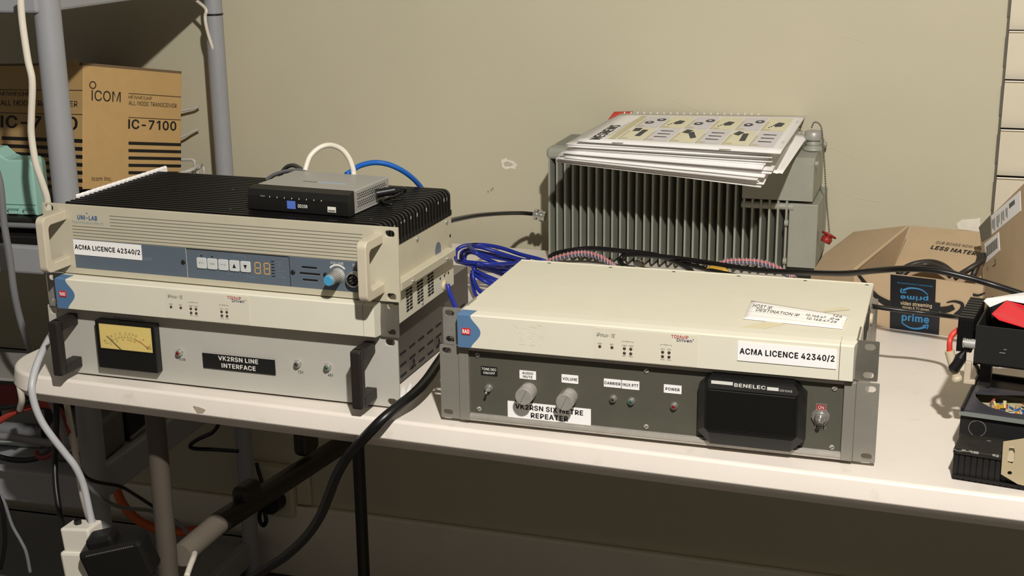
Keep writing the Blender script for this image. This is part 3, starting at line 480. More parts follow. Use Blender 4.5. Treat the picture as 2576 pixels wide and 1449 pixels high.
# ================================================================== THE ROOM
WY, FZ = 0.88, -0.735
WX1 = 0.602                                  # where the plaster stops and the boards start
w = MB(); w.shape([[(-2.2, FZ), (2.4, FZ), (2.4, -0.02), (WX1, -0.02), (WX1, 1.6), (-2.2, 1.6)]], 0.09, WALL, T(0, WY, 0) @ FR)
wall = w.build('wall_back', kind='structure')
# raised hairline seams and trowel ridges in the old plaster
c = MB()
for pts in ([(1690, 252), (1720, 262), (1765, 283)], [(2110, 480), (2160, 498), (2222, 508)], [(2085, 370), (2120, 382), (2150, 398)],
            [(1180, 190), (1215, 200), (1230, 215)], [(1750, 170), (1757, 182), (1762, 192)], [(2120, 92), (2150, 98), (2170, 106)]):
    c.tube([py_(pts[0][0]-6, pts[0][1]-2, WY+0.0014)] + [py_(x, y, WY+0.0008) for x, y in pts] + [py_(pts[-1][0]+6, pts[-1][1]+3, WY+0.0014)], 0.0011, WALL, seg=8)
c.build('plaster_ridge', wall)
c = MB()
o1 = [(1261, 402), (1271, 399), (1273, 396), (1276, 402), (1290, 405), (1302, 415), (1297, 420), (1296, 426), (1287, 423), (1272, 426), (1264, 420)]
P = [py_(x, y, WY) for x, y in o1]
c.shape([[(p.x, p.z) for p in P]], 0.002, PLASTER, T(0, WY-0.0006, 0) @ FR)
P = [py_(x, y, WY) for x, y in [(1267, 409), (1276, 405), (1288, 410), (1293, 414), (1284, 418), (1270, 418)]]
c.shape([[(p.x, p.z) for p in P]], 0.002, mat('plaster_core', (196, 188, 168), 0.9), T(0, WY-0.0010, 0) @ FR)
c.build('paint_chip', wall, label='white chipped patch in the paint')
c = MB()
P = [py_(x, y, WY) for x, y in [(2406, 563), (2420, 553), (2455, 551), (2466, 548), (2466, 585), (2440, 580), (2410, 577)]]
c.shape([[(p.x, p.z) for p in P]], 0.004, PLASTER, T(0, WY-0.0012, 0) @ FR, bev=0.0008)
c.build('plaster_patch', wall, label='white broken plaster at the low corner')
c = MB()
for x, y in ((1236, 478), (1228, 482), (1240, 474)):
    p = py_(x, y, WY); c.shape([circ(p.x, p.z, 0.0016, 8, 0.0026)], 0.001, mat('wall_scuff', (160, 152, 128), 0.8), T(0, WY-0.0004, 0) @ FR)
c.build('scuff_mark', wall)

# lapped white boards beside the plaster wall
b = MB()
zs = [0.3755 + 0.0757*i for i in range(-5, 16)]
for z in zs:
    V = []
    for x in (WX1+0.004, 2.4):
        V += [(x, WY+0.016, z+.0007), (x, WY+0.004, z+.0007), (x, WY-0.009, z+0.0757), (x, WY+0.016, z+0.0757)]
    b.add(V, [(0, 1, 5, 4), (1, 2, 6, 5), (2, 3, 7, 6), (3, 0, 4, 7), (0, 3, 2, 1), (4, 5, 6, 7)], BOARD)
for z in zs: b.box(WX1+.004, WY-.0125, z+.0742, 2.4, WY+.004, z+.0757, mat('board_lip_highlight', (246, 240, 226), .4))  # lip coloured brighter than the boards, painting the light caught on each ledge
b.box(WX1+0.02, WY+0.012, -0.02, 2.4, WY+0.09, 1.6, BOARD)
b.build('wall_right', kind='structure')
t = MB()
for z in zs: t.box(WX1-0.0006, WY-0.0030, z+.02, WX1+0.0028, WY+0.02, z+.0957-.030, mat('grey_corner_bead', (96, 90, 76), 0.6)); t.box(WX1+0.0002, WY-0.0015, z+.0657, WX1+0.0036, WY+0.02, z+.0957, mat('grey_corner_bead', (96, 90, 76), 0.6))
t.build('trim_1', kind='structure')

s = MB(); s.box(-2.2, WY-0.014, FZ, 2.4, WY, -0.579, SKIRT, 0.004)
s.build('baseboard_back', kind='structure')
f = MB(); f.box(-2.6, -2.4, FZ-0.05, 2.4, WY+0.09, FZ, FLOOR)
for i in range(-8, 9):
    f.box(-2.6, -0.15+0.45*i-0.004, FZ-0.001, 2.4, -0.15+0.45*i+0.004, FZ+0.0004, GROUT)
    f.box(-1.05+0.45*i-0.004, -2.4, FZ-0.001, -1.05+0.45*i+0.004, WY, FZ+0.0004, GROUT)
f.build('floor', kind='structure')

# ================================================================== FOLDING TABLE
TA = -0.034
tb = thing('folding_table', 'long folding table with off-white plastic top carrying the radio equipment', 'table', (-0.60, 0.0, 0.0), TA)
TL, TD = 2.0, 0.815
def ttop(e, r): return rrect(-0.030+e, 0.0+e, TL, TD-e, r-e, 10)
m = MB()
def loop(e, z, r=0.075): return [Vector((x, y, z)) for x, y in ttop(e, r)]
LV = [loop(0.006, 0.0), loop(0.0055, 0.0), loop(0.0028, -0.0008), loop(0.0010, -0.0030), loop(0.0008, -0.0036), loop(-0.0020, -0.0214), loop(-0.0021, -0.0220), loop(-0.0010, -0.0236), loop(-0.0006, -0.0241), loop(0.0105, -0.0378), loop(0.0112, -0.0384), loop(0.014, -0.039), loop(0.03, -0.039)]
n = len(LV[0]); V = [p for l in LV for p in l]
F = []
for k in range(len(LV)-1):
    for i in range(n):
        j = (i+1) % n; F.append((k*n+i, k*n+j, (k+1)*n+j, (k+1)*n+i))
m.add(V, F, TABLE, True)
m.add(LV[0], [tuple(range(n))], TABLE); m.add(LV[-1], [tuple(range(n))[::-1]], TABLE)
top = m.build('tabletop', tb)
c = MB()
p = Vector((0.285, -0.0025, -0.016))
c.shape([[(-0.007, 0.004), (0.002, 0.003), (0.010, 0.001), (0.006, -0.004), (-0.002, -0.005)]], 0.0006, mat('table_chip', (176, 160, 140), 0.8), T(*p) @ FR)
c.build('chip_mark', tb)
def tloc(P):
    return tb.matrix_basis.inverted() @ Vector(P) if False else (Matrix.Translation((-0.60, 0, 0)) @ RZ(TA)).inverted() @ Vector(P)
def leg(P0, P1, r, m1, split=None, m2=None):
    q = MB()
    a, b_ = tloc(P0), tloc(P1)
    q.cyl(a, b_, r, m1)
    q.cyl(b_ + Vector((0, 0, 0.02)), b_, r*1.25, BLACKP)
    return q
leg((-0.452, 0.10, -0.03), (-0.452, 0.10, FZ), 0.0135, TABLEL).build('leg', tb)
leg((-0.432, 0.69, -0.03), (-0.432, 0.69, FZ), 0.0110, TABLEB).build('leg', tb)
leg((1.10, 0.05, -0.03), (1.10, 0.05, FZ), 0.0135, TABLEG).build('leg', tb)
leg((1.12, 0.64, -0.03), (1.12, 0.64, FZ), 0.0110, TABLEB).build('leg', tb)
q = MB()
A = Vector((-0.44, 0.085, -0.300)); B = Vector((-0.438, 0.62, -0.292))
# cross tube from the front leg to the hinge at the rear leg
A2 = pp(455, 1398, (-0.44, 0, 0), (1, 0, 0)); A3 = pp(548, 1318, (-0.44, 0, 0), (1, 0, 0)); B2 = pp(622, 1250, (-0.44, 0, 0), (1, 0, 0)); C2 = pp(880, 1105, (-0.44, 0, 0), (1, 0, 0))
q.cyl(tloc(A2), tloc(A3), 0.0165, TABLEG)
q.build('cross_tube', tb)
q = MB()
q.cyl(tloc(A3), tloc(C2), 0.0168, TABLEB)  # upper tube: dark enamel with its shade painted in, starting at the shadow edge
for c_, r_ in ((B2, 0.026), (pp(770, 1108, (-0.44, 0, 0), (1, 0, 0)), 0.024)):
    cc = tloc(c_); q.box(cc.x-0.014, cc.y-r_, cc.z-r_*0.9, cc.x+0.014, cc.y+r_, cc.z+r_*0.9, TABLEB, 0.0105, 4)
q.build('hinge_bracket_shaded_tube', tb)
q = MB(); q.tube([tloc(pp(x, y, (-0.455, 0, 0), (1, 0, 0))) for x, y in [(828, 1080), (832, 1100), (842, 1120), (855, 1130)]], 0.0022, WHITEC)
q.build('tie_loop', tb)

# ================================================================== RACK UNITS (built in millimetres)
S = 0.001
def screw(mb, x, z, y=0.0, r=2.6, m=ALU, M=None, slot_=True):
    B = (M or I4) @ T(x, y, z) @ FR
    mb.lathe([(r, 0), (r, 0.9), (r*0.75, 1.5)], m, B, 14)
    if slot_: mb.box(-r*0.8, -0.3, 1.3, r*0.8, 0.3, 1.62, HOLE, M=B @ Matrix.Rotation(0.7, 4, 'Z'))
def sticker(body_lines, x0, z0, x1, z1, y, m, ink, name, parent, d=0.6, th=None, bold=0.026, tilt=0.0, pad=0.08):
    q = MB(S); w_, h_ = x1-x0, z1-z0
    B = T((x0+x1)/2, y, (z0+z1)/2) @ FR @ Matrix.Rotation(tilt, 4, 'Z')
    q.shape([rrect(-w_/2, -h_/2, w_/2, h_/2, 0.4, 2)], d, m, B @ T(0, 0, d))
    k = len(body_lines)
    for i, (tx, fw, fh) in enumerate(body_lines):
        q.text(tx, 0, h_*(0.5 - (i+0.5)/k) * (0.86 if k > 1 else 1), fw*w_, fh*h_, ink, B @ T(0, 0, d), bold)
    return q.build(name, parent)
def led(x, z, y, lens, parent, r=3.9, proud=5.0, name='indicator_lamp'):
    q = MB(S); B = T(x, y, z) @ FR
    q.lathe([(r*1.12, 0), (r*1.12, 0.8), (r, 1.2), (r*0.95, proud*0.7), (r*0.7, proud)], CHROME, B, 20)
    q.sphere((0, 0, proud*0.8), r*0.66, lens, 14, B, (1, 1, 0.75))
    return q.build(name, parent)

# ---------------------------------------------------------------- repeater (lower right)
rep = thing('rack_repeater', 'dark olive fronted repeater in a grey rack case with two silver knobs and a speaker', 'radio repeater', (0, 0, 0.005))
q = MB(S)
q.box(22, 4, 2, 464, 318, 86, ALUP, 1)
q.box(458, 4, 0, 464.5, 320, 88, GALV, 0.8)
q.box(22, 60, -5, 60, 110, 2, BLACKP); q.box(420, 60, -5, 458, 110, 2, BLACKP); q.box(22, 250, -5, 60, 300, 2, BLACKP); q.box(420, 250, -5, 458, 300, 2, BLACKP)
q.build('case', rep)
for (x0, x1, sx) in ((0, 23, 8.5), (464, 487, 478)):
    q = MB(S)
    q.shape([rrect(x0, 0, x1, 88.1, 0.8, 2), slot(sx, 81.5, 11.5, 7.4), slot(sx, 6.9, 11.5, 6.6)], 3, ALUP, T(0, -3, 0) @ FR)
    q.build('rack_ear', rep)
q = MB(S)
q.box(23.4, -5, 0, 35, 4, 88, ALUP, 0.6); q.box(451.6, -5, 0, 463.6, 4, 88, ALUP, 0.6)
q.box(35, -4, 0, 451.6, 4, 3.2, ALU, 0.3); q.box(35, -5, 3.0, 451.6, 4, 6.6, ALU, 0.4); q.box(35, -2.6, 6.4, 451.6, 4, 8.2, ALU, 0.3)
q.box(35, -4, 84.6, 451.6, 4, 88, ALU, 0.3)
q.build('panel_frame', rep)
q = MB(S); q.box(35, 0, 7, 451.6, 3, 86, OLIVE); q.build('front_panel', rep)
for x, z in ((44.7, 78.8), (45.2, 13.4), (240.4, 78.5), (240.8, 13.2), (441.6, 78.3), (441.9, 11.8)):
    q = MB(S); screw(q, x, z, 0, 3.0, ALU); q.build('panel_screw', rep)
sticker([('TONE DEC', .9, .30), ('ON/OFF', .72, .30)], 48.6, 55.2, 68.2, 66, 0, BLACKM, WHITEI, 'label_plate', rep)
sticker([('AUDIO', .66, .30), ('MUTE', .58, .30)], 94.6, 55.5, 114, 65.4, 0, WHITE, INK, 'label_plate', rep)
sticker([('VOLUME', .88, .36)], 143.9, 55.6, 163.2, 65.3, 0, WHITE, INK, 'label_plate', rep)
sticker([('CARRIER', .94, .36)], 192.5, 55.5, 212.2, 65, 0, WHITE, INK, 'label_plate', rep)
sticker([('MUX PTT', .9, .36)], 212.9, 55.2, 232.6, 65.1, 0, WHITE, INK, 'label_plate', rep)
sticker([('POWER', .8, .36)], 259.9, 55.3, 279.5, 64.9, 0, WHITE, INK, 'label_plate', rep)
q = MB(S)
q.shape([rrect(80, 8.0, 177.8, 27.2, 0.4, 2)], 0.6, WHITE, T(0, -0.6, 0) @ FR)
q.text('VK2RSN SIX METRE', 129, 21.7, 80, 6.2, INK, T(0, -0.6, 0) @ FR, 0.03)
q.text('REPEATER', 129.5, 12.6, 44, 6.2, INK, T(0, -0.6, 0) @ FR, 0.03)
q.build('name_plate', rep)
for x, z in ((105.3, 41.6), (152.7, 39.9)):
    q = MB(S); B = T(x, 0, z) @ FR
    q.lathe([(9.9, 0), (9.9, 20.4), (9.2, 21.2)], ALU, B, 40)
    q.box(-0.35, -8.6, 21.0, 0.35, 8.6, 21.35, CHROME, M=B @ Matrix.Rotation(-0.45, 4, 'Z'))
    if x > 120: q.box(-0.4, 9.6, 0.5, 0.4, 10.05, 20.6, HOLE, M=B @ Matrix.Rotation(0.35, 4, 'Z'))
    q.build('knob', rep)
q = MB(S); B = T(57.7, 0, 40.5) @ FR
q.lathe([(5.0, 0), (5.0, 1.6)], CHROME, B, 6, smooth=False); q.lathe([(3.6, 1.6), (3.6, 5.5), (2.6, 6.5)], CHROME, B, 18)
q.tube([(0, 0, 5.5), (0, -1.0, 8), (0, -2.6, 11)], 1.1, CHROME, M=B); q.sphere((0, -2.6, 11), 1.7, CHROME, 12, B)
q.build('toggle_switch', rep)
led(203.3, 42.3, 0, LEDK, rep); led(223.9, 41.6, 0, LEDG, rep); led(271.7, 40.9, 0, LEDR, rep)
q = MB(S); B = T(428.8, 0, 45) @ FR
q.shape([[(-5.6, 8), (-5.6, 14.6), (5.6, 14.6), (5.6, 8), (9, 4), (9, -4), (5.6, -8), (5.6, -14), (-5.6, -14), (-5.6, -8), (-9, -4), (-9, 4)]], 0.8, CHROME, B @ T(0, 0, 0.8))
q.box(-4.4, 8.4, 0.8, 4.4, 13.8, 1.0, mat('red_switch_mark', (150, 40, 44), 0.5), M=B); q.box(-4.4, -13.2, 0.8, 4.4, -8.4, 1.0, BLACKM, M=B)
q.text('ON', 0, 11, 6, 3.4, WHITEI, B @ T(0, 0, 1.0)); q.text('OFF', 0, -10.8, 6.4, 3.2, WHITEI, B @ T(0, 0, 1.0))
q.lathe([(9.4, 0.8), (9.4, 3.6)], CHROME, B, 6, smooth=False); q.lathe([(6.4, 3.6), (6.2, 6.6), (4.6, 8)], CHROME, B, 24)
q.tube([(0, 0, 7), (0, .6, 11), (0, 1.4, 15)], 1.5, CHROME, M=B); q.sphere((0, 1.5, 15.2), 2.5, CHROME, 14, B)
q.build('power_switch', rep)
spk = MB(S)
def octa(x0, z0, x1, z1, c_): return [(x0+c_, z0), (x1-c_, z0), (x1, z0+c_), (x1, z1-c_), (x1-c_, z1), (x0+c_, z1), (x0, z1-c_), (x0, z0+c_)]
LV = [[(x, 0, z) for x, z in octa(299.5, 5, 414, 86, 14)], [(x, -11, z) for x, z in octa(300, 6, 413.5, 85.5, 14)],
      [(x, -19, z) for x, z in octa(308, 22, 407, 83.5, 5)]]
V = [p for l in LV for p in l]; F = [tuple(range(16, 24))]
for k in range(2):
    for i in range(8): F.append((k*8+i, k*8+(i+1) % 8, (k+1)*8+(i+1) % 8, (k+1)*8+i))
spk.add(V, F, BLACKP)
so = spk.build('speaker', rep)
q = MB(S); q.box(311, -20.2, 26, 404.5, -18, 71.5, GRILLE, 1.2); q.build('speaker_grille', so)
q = MB(S); B = T(0, -19.1, 0) @ FR
q.shape([[(312, 72.5), (405, 72.5), (407, 76), (403, 82.6), (311.6, 82.6)]], 1.6, mat('speaker_strip', (44, 43, 42), 0.4), B @ T(0, 0, 1.2))
B = B @ T(0, 0, 1.2)
q.box(315, 78.2, 0, 338, 81.8, 0.2, WHITEI, M=B); q.box(374, 76.6, 0, 386, 80.2, 0.2, WHITEI, M=B)
q.text('BENELEC', 356, 79, 33, 4.2, WHITEI, B, 0.028); q.text('OS104S', 393.6, 77.6, 13, 2.4, WHITEI, B)
q.build('name_strip', so)

# ---------------------------------------------------------------- multiplexers (a pair)
def multiplexer(label, loc, rz):
    t = thing('rack_multiplexer', label, 'network multiplexer', loc, rz, 'ivory rack multiplexers')
    q = MB(S)
    q.box(20.4, 0, 0.6, 459.6, 232, 41.2, IVORY, 0.8)
    q.box(21, 231, 4, 459, 233.5, 41.9, IVORY, 0.4)
    for x in (60, 140, 220, 300, 380, 452): q.shape([circ(x, 226, 2.4, 12, 1.6)], 0.4, HOLE, T(0, 0, 41.35))
    q.build('case', t)
    for sx in (460.3, 19.7):
        for gy in (75, 110, 145):
            q = MB(S)
            for cx in (0, 10.5):
                for k in range(7):
                    yy = gy + cx; zz = 10.5 + 4.15*k
                    q.shape([[(yy-4.4, zz-1.1), (yy+3.4, zz-1.1), (yy+4.4, zz+1.1), (yy-3.4, zz+1.1)]], 0.5, HOLE, T(sx, 0, 0) @ RT)
            q.build('vent_grid', t)
    for yy in (183, 198, 212):
        q = MB(S); q.shape([circ(yy, 21.5, 1.6, 10)], 0.5, HOLE, T(460.3, 0, 0) @ RT); q.build('side_hole', t)
    q = MB(S); q.lathe([(2.4, 0), (2.2, 1.2), (1.0, 1.8)], CHROME, T(459.6, 121, 6.4) @ RT, 12); q.build('case_screw', t)
    q = MB(S); q.lathe([(6.5, 0), (6.5, 2), (5, 3)], CREAM, T(459.6, 196, 9) @ RT, 20); q.build('rubber_grommet', t)
    q = MB(S)
    P = [(-14.5, 3.2), (-14.5, 40.3), (-12.5, 41.7), (-2, 43.0), (14, 43.0), (14, 1.2), (-13, 2.2)]     # section (y, z)
    for x0, x1 in ((23, 441.2), (441.8, 458)):
        k = len(P); V = [(x0, y, z) for y, z in P] + [(x1, y, z) for y, z in P]
        if x1 > 450:
            V = [(x0, y, z) for y, z in P] + [(x1 - (2.4 if y < -11 else 0), y, z) for y, z in P]
        F = [tuple(range(k)), tuple(range(2*k-1, k-1, -1))] + [(i, (i+1) % k, (i+1) % k + k, i+k) for i in range(k)]
        q.add(V, F, IVORYP)
    q.build('bezel', t)
    # blue wave-edged end of the bezel
    q = MB(S)
    wave = []
    for i in range(25):
        z = 2.9 + 37.5*i/24; s_ = math.sin(math.pi*i/24)
        wave.append((38.4 + 11.6*s_**1.7 - 0.5*(i/24), z))
    q.shape([[(22.8, 2.8)] + wave + [(22.4, 40.6)]], 0.5, BLUEP, T(0, -14.85, 0) @ FR)
    q.add([(22.4, -14.85, 40.5), (37.9, -14.85, 40.5), (39.4, -12.4, 42.05), (42, -2, 43.35), (24, -2, 43.35), (22.5, -12.4, 42.0)], [(0, 1, 2, 5), (5, 2, 3, 4)], BLUEP)
    q.add([(22.4, -14.85, 40.5), (22.5, -12.4, 42.0), (22.8, -2, 43.35), (22.8, 0, 1.2), (22.8, -14.85, 2.8)], [(0, 1, 2, 3, 4)], BLUEP)
    bl = q.build('blue_end_cap', t)
    q = MB(S); B = T(1.0, -15.4, 1.9) @ FR
    q.shape([rrect(27, 16.6, 37.2, 24.2, 1.4, 4)], 0.7, mat('badge_red', (206, 52, 54), 0.4), B @ T(0, 0, .5))
    q.text('RAD', 32.0, 20.4, 8, 4.6, WHITE, B @ T(0, 0, .5), 0.03)
    q.build('maker_badge', bl)
    # printed plate with lamps
    q = MB(S); B = T(1.1, -14.55, 1.9) @ FR
    q.shape([rrect(178.8, 1.9, 293, 37.0, 2.2, 4)], 0.25, IVORYD, B @ T(0, 0, 0.25)); B = B @ T(0, 0, 0.25)
    q.text('IPmux-1E', 192.5, 29.2, 20.6, 4.3, INK, B, 0.0, 0.2)
    for x, z, tx in ((185.8, 15.9, 'PWR'), (199.4, 15.9, 'RDY'), (213.2, 15.9, 'LINK'), (220.4, 15.9, '100M'), (255.2, 15.7, 'CH1'), (262.2, 15.8, 'CH2')):
        q.text(tx, x, z+(-4.4 if z < 8 else 3.4), len(tx)*1.35, 1.7, INK, B)
    for x, z, tx in ((213.2, 7.5, 'ACT'), (220.4, 7.4, 'FDX'), (255.2, 7.4, 'CH3'), (262.2, 7.4, 'CH4')): q.text(tx, x, z, 4.2, 1.7, INK, B)
    for x, z in ((185.8, 15.9), (199.4, 15.9), (213.2, 15.9), (220.3, 15.9), (213.2, 10.7), (220.3, 10.7), (255.2, 15.6), (262.2, 15.6), (255.2, 10.7), (262.2, 10.7)):
        q.lathe([(1.75, 0), (1.6, 0.5), (0.9, 0.9)], mat('lamp_dark', (70, 50, 46), 0.3), B @ T(x, z, 0), 14)
    for cx, tx in ((216.8, 'ETH'), (258.7, 'SYNC')):
        q.text(tx, cx, 24.0, 4.6, 1.6, INK, B)
        for sgn in (-1, 1):
            q.box(cx+sgn*4.4-1.6, 23.9, 0, cx+sgn*4.4+1.6, 24.15, .12, INK, M=B); q.box(cx+sgn*6-.12, 22.6, 0, cx+sgn*6+.12, 24.15, .12, INK, M=B)
    q.text('TDMoIP', 273.4, 34.2, 18.6, 3.6, INKR, B, 0.015); q.text('Driven', 278.5, 30.8, 16.4, 3.8, mat('navy_ink', (44, 46, 78), 0.6), B @ T(0, 0, 0.05), 0.015)
    q.shape([circ(288, 32.2, 0.6, 10)], 0.1, INK, B @ T(0, 0, .1))
    q.build('lamp_plate', t)
    for x0, x1, sx, bx in ((0, 23.4, 8.2, 21.8), (456.6, 480, 470.5, 456.6)):
        q = MB(S)
        q.shape([rrect(x0, 0, x1, 43.6, 1.6, 4), slot(sx, 37.2, 11, 7), slot(sx, 6.4, 11, 7)], 1.6, STEEL if x0 else GALV, T(0, -0.2, 0) @ FR)
        q.box(bx, 0, 0.4, bx+1.8, 50, 43.2, STEEL if x0 else GALV)
        q.build('rack_ear', t)
    return t
muxr = multiplexer('ivory rack multiplexer with a licence sticker on its front, on top of the dark repeater', (0.0044, -0.0013, 0.0939), 0.0065)
q = MB(S); B = T(1.0, -14.8, 1.9) @ FR
q.shape([rrect(335.4, 13.6, 437.6, 34.4, 0.6, 3)], 0.9, WHITE, B @ T(0, 0, 0.9) @ T(386, 24, 0) @ Matrix.Rotation(-0.004, 4, 'Z') @ T(-386, -24, 0))
q.text('ACMA LICENCE 42340/2', 386.6, 24.4, 98, 8.0, INK, B @ T(0, 0, 0.9), 0.032)
q.build('licence_sticker', muxr)
q = MB(S); B = T(1.2, -14.52, 1.9) @ FR
random.seed(3)
for i in range(34):
    x = random.uniform(88, 122); z = random.uniform(9, 34); a = random.uniform(-0.7, 0.25); L_ = random.uniform(2, 9)
    q.box(-L_/2, -.14, 0, L_/2, .14, 0.04, mat('pencil_smudge', (206, 197, 170), 0.8), M=B @ T(x, z, 0) @ Matrix.Rotation(a, 4, 'Z'))
q.build('scuff_mark', muxr)
muxl = copy_tree(muxr)
for o in [o for o in muxl.children if o.name.startswith(('licence_sticker', 'scuff_mark'))]: bpy.data.objects.remove(o)
muxl['label'] = 'ivory rack multiplexer without a sticker, sandwiched between two other units of the left stack'
muxl.location = (-0.5348, 0.0142, 0.0919); muxl.rotation_euler = (0, 0, -0.0084)

# ---------------------------------------------------------------- line interface (bottom left)
li = thing('rack_line_interface', 'light grey rack unit with a yellow needle meter and a white on black name plate', 'line interface unit', (-0.5421, 0.0189, 0.003), -0.0084)
q = MB(S)
q.box(33.6, 3, 0, 449, 328, 87, CHAR, 0.8)
q.box(34, 200, 87, 448.6, 327, 87.6, mat('case_lid_grey', (122, 118, 108), 0.5)); q.box(34, 200, 86.8, 448, 201.2, 87.9, HOLE)
q.build('case', li)
q = MB(S)
for r_, (z, y0) in enumerate(((36.2, 92), (21.4, 92), (7.4, 92))):
    for k in range(8):
        q.shape([rrect(y0+30.2*k-10, z-1.6, y0+30.2*k+10, z+1.6, 1.5, 3)], 0.5, HOLE, T(449.3, 0, 0) @ RT)
q.build('side_slots', li)
for yy in (119, 206):
    q = MB(S)
    q.tube([(449.6, yy, 21), (452, yy-1, 17), (452.5, yy-0.5, 13), (450, yy+1, 7), (449.4, yy+2.5, 8.5), (451.6, yy+3, 14), (450.5, yy+2, 20), (449.6, yy, 21)], 0.8, RUBBER, seg=6)
    q.build('cable_tie', li)
q = MB(S)
q.shape([rrect(0, 0, 482.6, 88.1, 1.0, 3), slot(9.5, 80.6, 12, 8.2), slot(9.5, 6.5, 12, 8.2), slot(473, 80.6, 12, 8.2), slot(473, 6.5, 12, 8.2)], 3, GREYP, T(0, 0, 0) @ FR, bev=0.4)
q.text('Peak to Peak Deviation', 120, 79.4, 45, 2.4, INK, T(0, -0.05, 0) @ FR)
q.text('12V', 354.6, 32.4, 7, 3.6, INK, T(0, -0.05, 0) @ FR, 0.01); q.text('48V', 394.0, 32.4, 7, 3.6, INK, T(0, -0.05, 0) @ FR, 0.01); q.text('10 DB', 191, 32.8, 9.5, 3.0, INK, T(0, -0.05, 0) @ FR, 0.01)
q.build('front_panel', li)
for cx in (37.5, 447.5):
    q = MB(S)
    q.box(cx-6.8, -43, 9.5, cx+6.8, -30.5, 80.5, HANDLE, 2.2)
    for z0, z1, fz in ((66.5, 80.5, 1), (9.5, 23.0, -1)):
        V = []
        for x in (cx-6.8, cx+6.8):
            V += [(x, -34, z0), (x, -34, z1), (x, 0, z1 - (1.5 if fz > 0 else -2)), (x, 0, z0 - (0 if fz > 0 else 0))]
        q.box(cx-6.8, -36, z0, cx+6.8, 0, z1, HANDLE, 1.2)
    q.build('handle', li)
q = MB(S)
q.box(77, -12, 15, 162.5, 0, 77.8, BLACKP, 1.2)
meter = q.build('meter', li)
q = MB(S); B = T(0, -12.05, 0) @ FR
q.shape([[(83, 42), (158.6, 42), (158.6, 74.6), (83, 74.6)]], 0.3, AMBER, B @ T(0, 0, .2))
B = B @ T(0, 0, .2)
ccx, ccz, R_ = 122, 22, 44
def arc(a0, a1, r, t, m_, n_=24):
    o = [(ccx + (r+t)*math.sin(a0+(a1-a0)*i/n_), ccz + (r+t)*math.cos(a0+(a1-a0)*i/n_)*0.92) for i in range(n_+1)]
    i_ = [(ccx + r*math.sin(a0+(a1-a0)*i/n_), ccz + r*math.cos(a0+(a1-a0)*i/n_)*0.92) for i in range(n_+1)]
    q.shape([o + i_[::-1]], 0.08, m_, B @ T(0, 0, .08))
arc(-0.78, 0.28, 39.5, 0.25, INK); arc(0.28, 0.86, 39.3, 1.0, INKR)
for k, a in enumerate((-0.78, -0.55, -0.4, -0.28, -0.17, -0.06, 0.05, 0.16, 0.28, 0.5, 0.8)):
    for r0, r1 in ((39.7, 43.0),):
        q.box(-0.16, 0, 0, 0.16, r1-r0, 0.1, INK if a < 0.3 else INKR, M=B @ T(ccx + r0*math.sin(a), ccz + r0*math.cos(a)*0.92, 0) @ Matrix.Rotation(-a, 4, 'Z'))
for a, tx in ((-0.78, '20'), (-0.52, '10'), (-0.36, '7'), (-0.2, '5'), (-0.02, '3'), (0.1, '2'), (0.2, '1'), (0.31, '0'), (0.55, '1'), (0.8, '3')):
    q.text(tx, ccx + 45.6*math.sin(a), ccz + 45.6*math.cos(a)*0.92, 1.7*len(tx), 2.7, INK if a < 0.32 else INKR, B)
for a, tx in ((-0.7, '0'), (-0.4, '20'), (-0.15, '40'), (0.05, '60'), (0.16, '80'), (0.3, '100')):
    q.text(tx, ccx + 36.6*math.sin(a), ccz + 36.6*math.cos(a)*0.92, 1.3*len(tx), 1.9, INK, B)
q.text('VU', 152.5, 48, 7.0, 4.0, INK, B); q.text('-MM-', 91, 48.5, 3, 1.0, INK, B)
q.build('scale_card', meter)
q = MB(S); B = T(0, -12.6, 0) @ FR
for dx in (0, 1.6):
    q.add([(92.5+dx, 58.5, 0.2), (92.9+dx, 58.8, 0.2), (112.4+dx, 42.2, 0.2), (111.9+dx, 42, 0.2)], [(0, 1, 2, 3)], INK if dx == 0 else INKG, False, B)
q.build('needle', meter)
q = MB(S)
for x0, z0, x1, z1 in ((79.4, 40.5, 83, 76.2), (158.6, 40.5, 160, 76.2), (83, 74.6, 158.6, 76.2), (83, 40.9, 158.6, 42)): q.box(x0, -13.0, z0, x1, -11.5, z1, BLACKP)
q.box(82, -13.2, 41, 159.5, -12.9, 75.6, GLASS)
q.build('window', meter)
q = MB(S); B = T(0, -0.9, 0) @ FR
q.shape([rrect(221.5, 25.6, 321, 45.9, 0.5, 2)], 0.9, BLACKM, B @ T(0, 0, 0.9)); B = B @ T(0, 0, 0.9)
q.text('VK2RSN LINE', 271, 40.4, 55, 6.0, WHITEI, B, 0.03); q.text('INTERFACE', 271, 31.2, 47, 6.0, WHITEI, B, 0.03)
q.shape([[(221.5, 45.2), (321, 45.2), (321, 45.9), (221.5, 45.9)]], .05, WHITEI, B @ T(0, 0, .05))
q.build('name_plate', li)
led(189, 42, 0, LEDR, li, 4.4, 6); led(351.6, 43.1, 0, LEDK, li, 4.4, 6); led(391.2, 42.8, 0, LEDG, li, 4.4, 6)

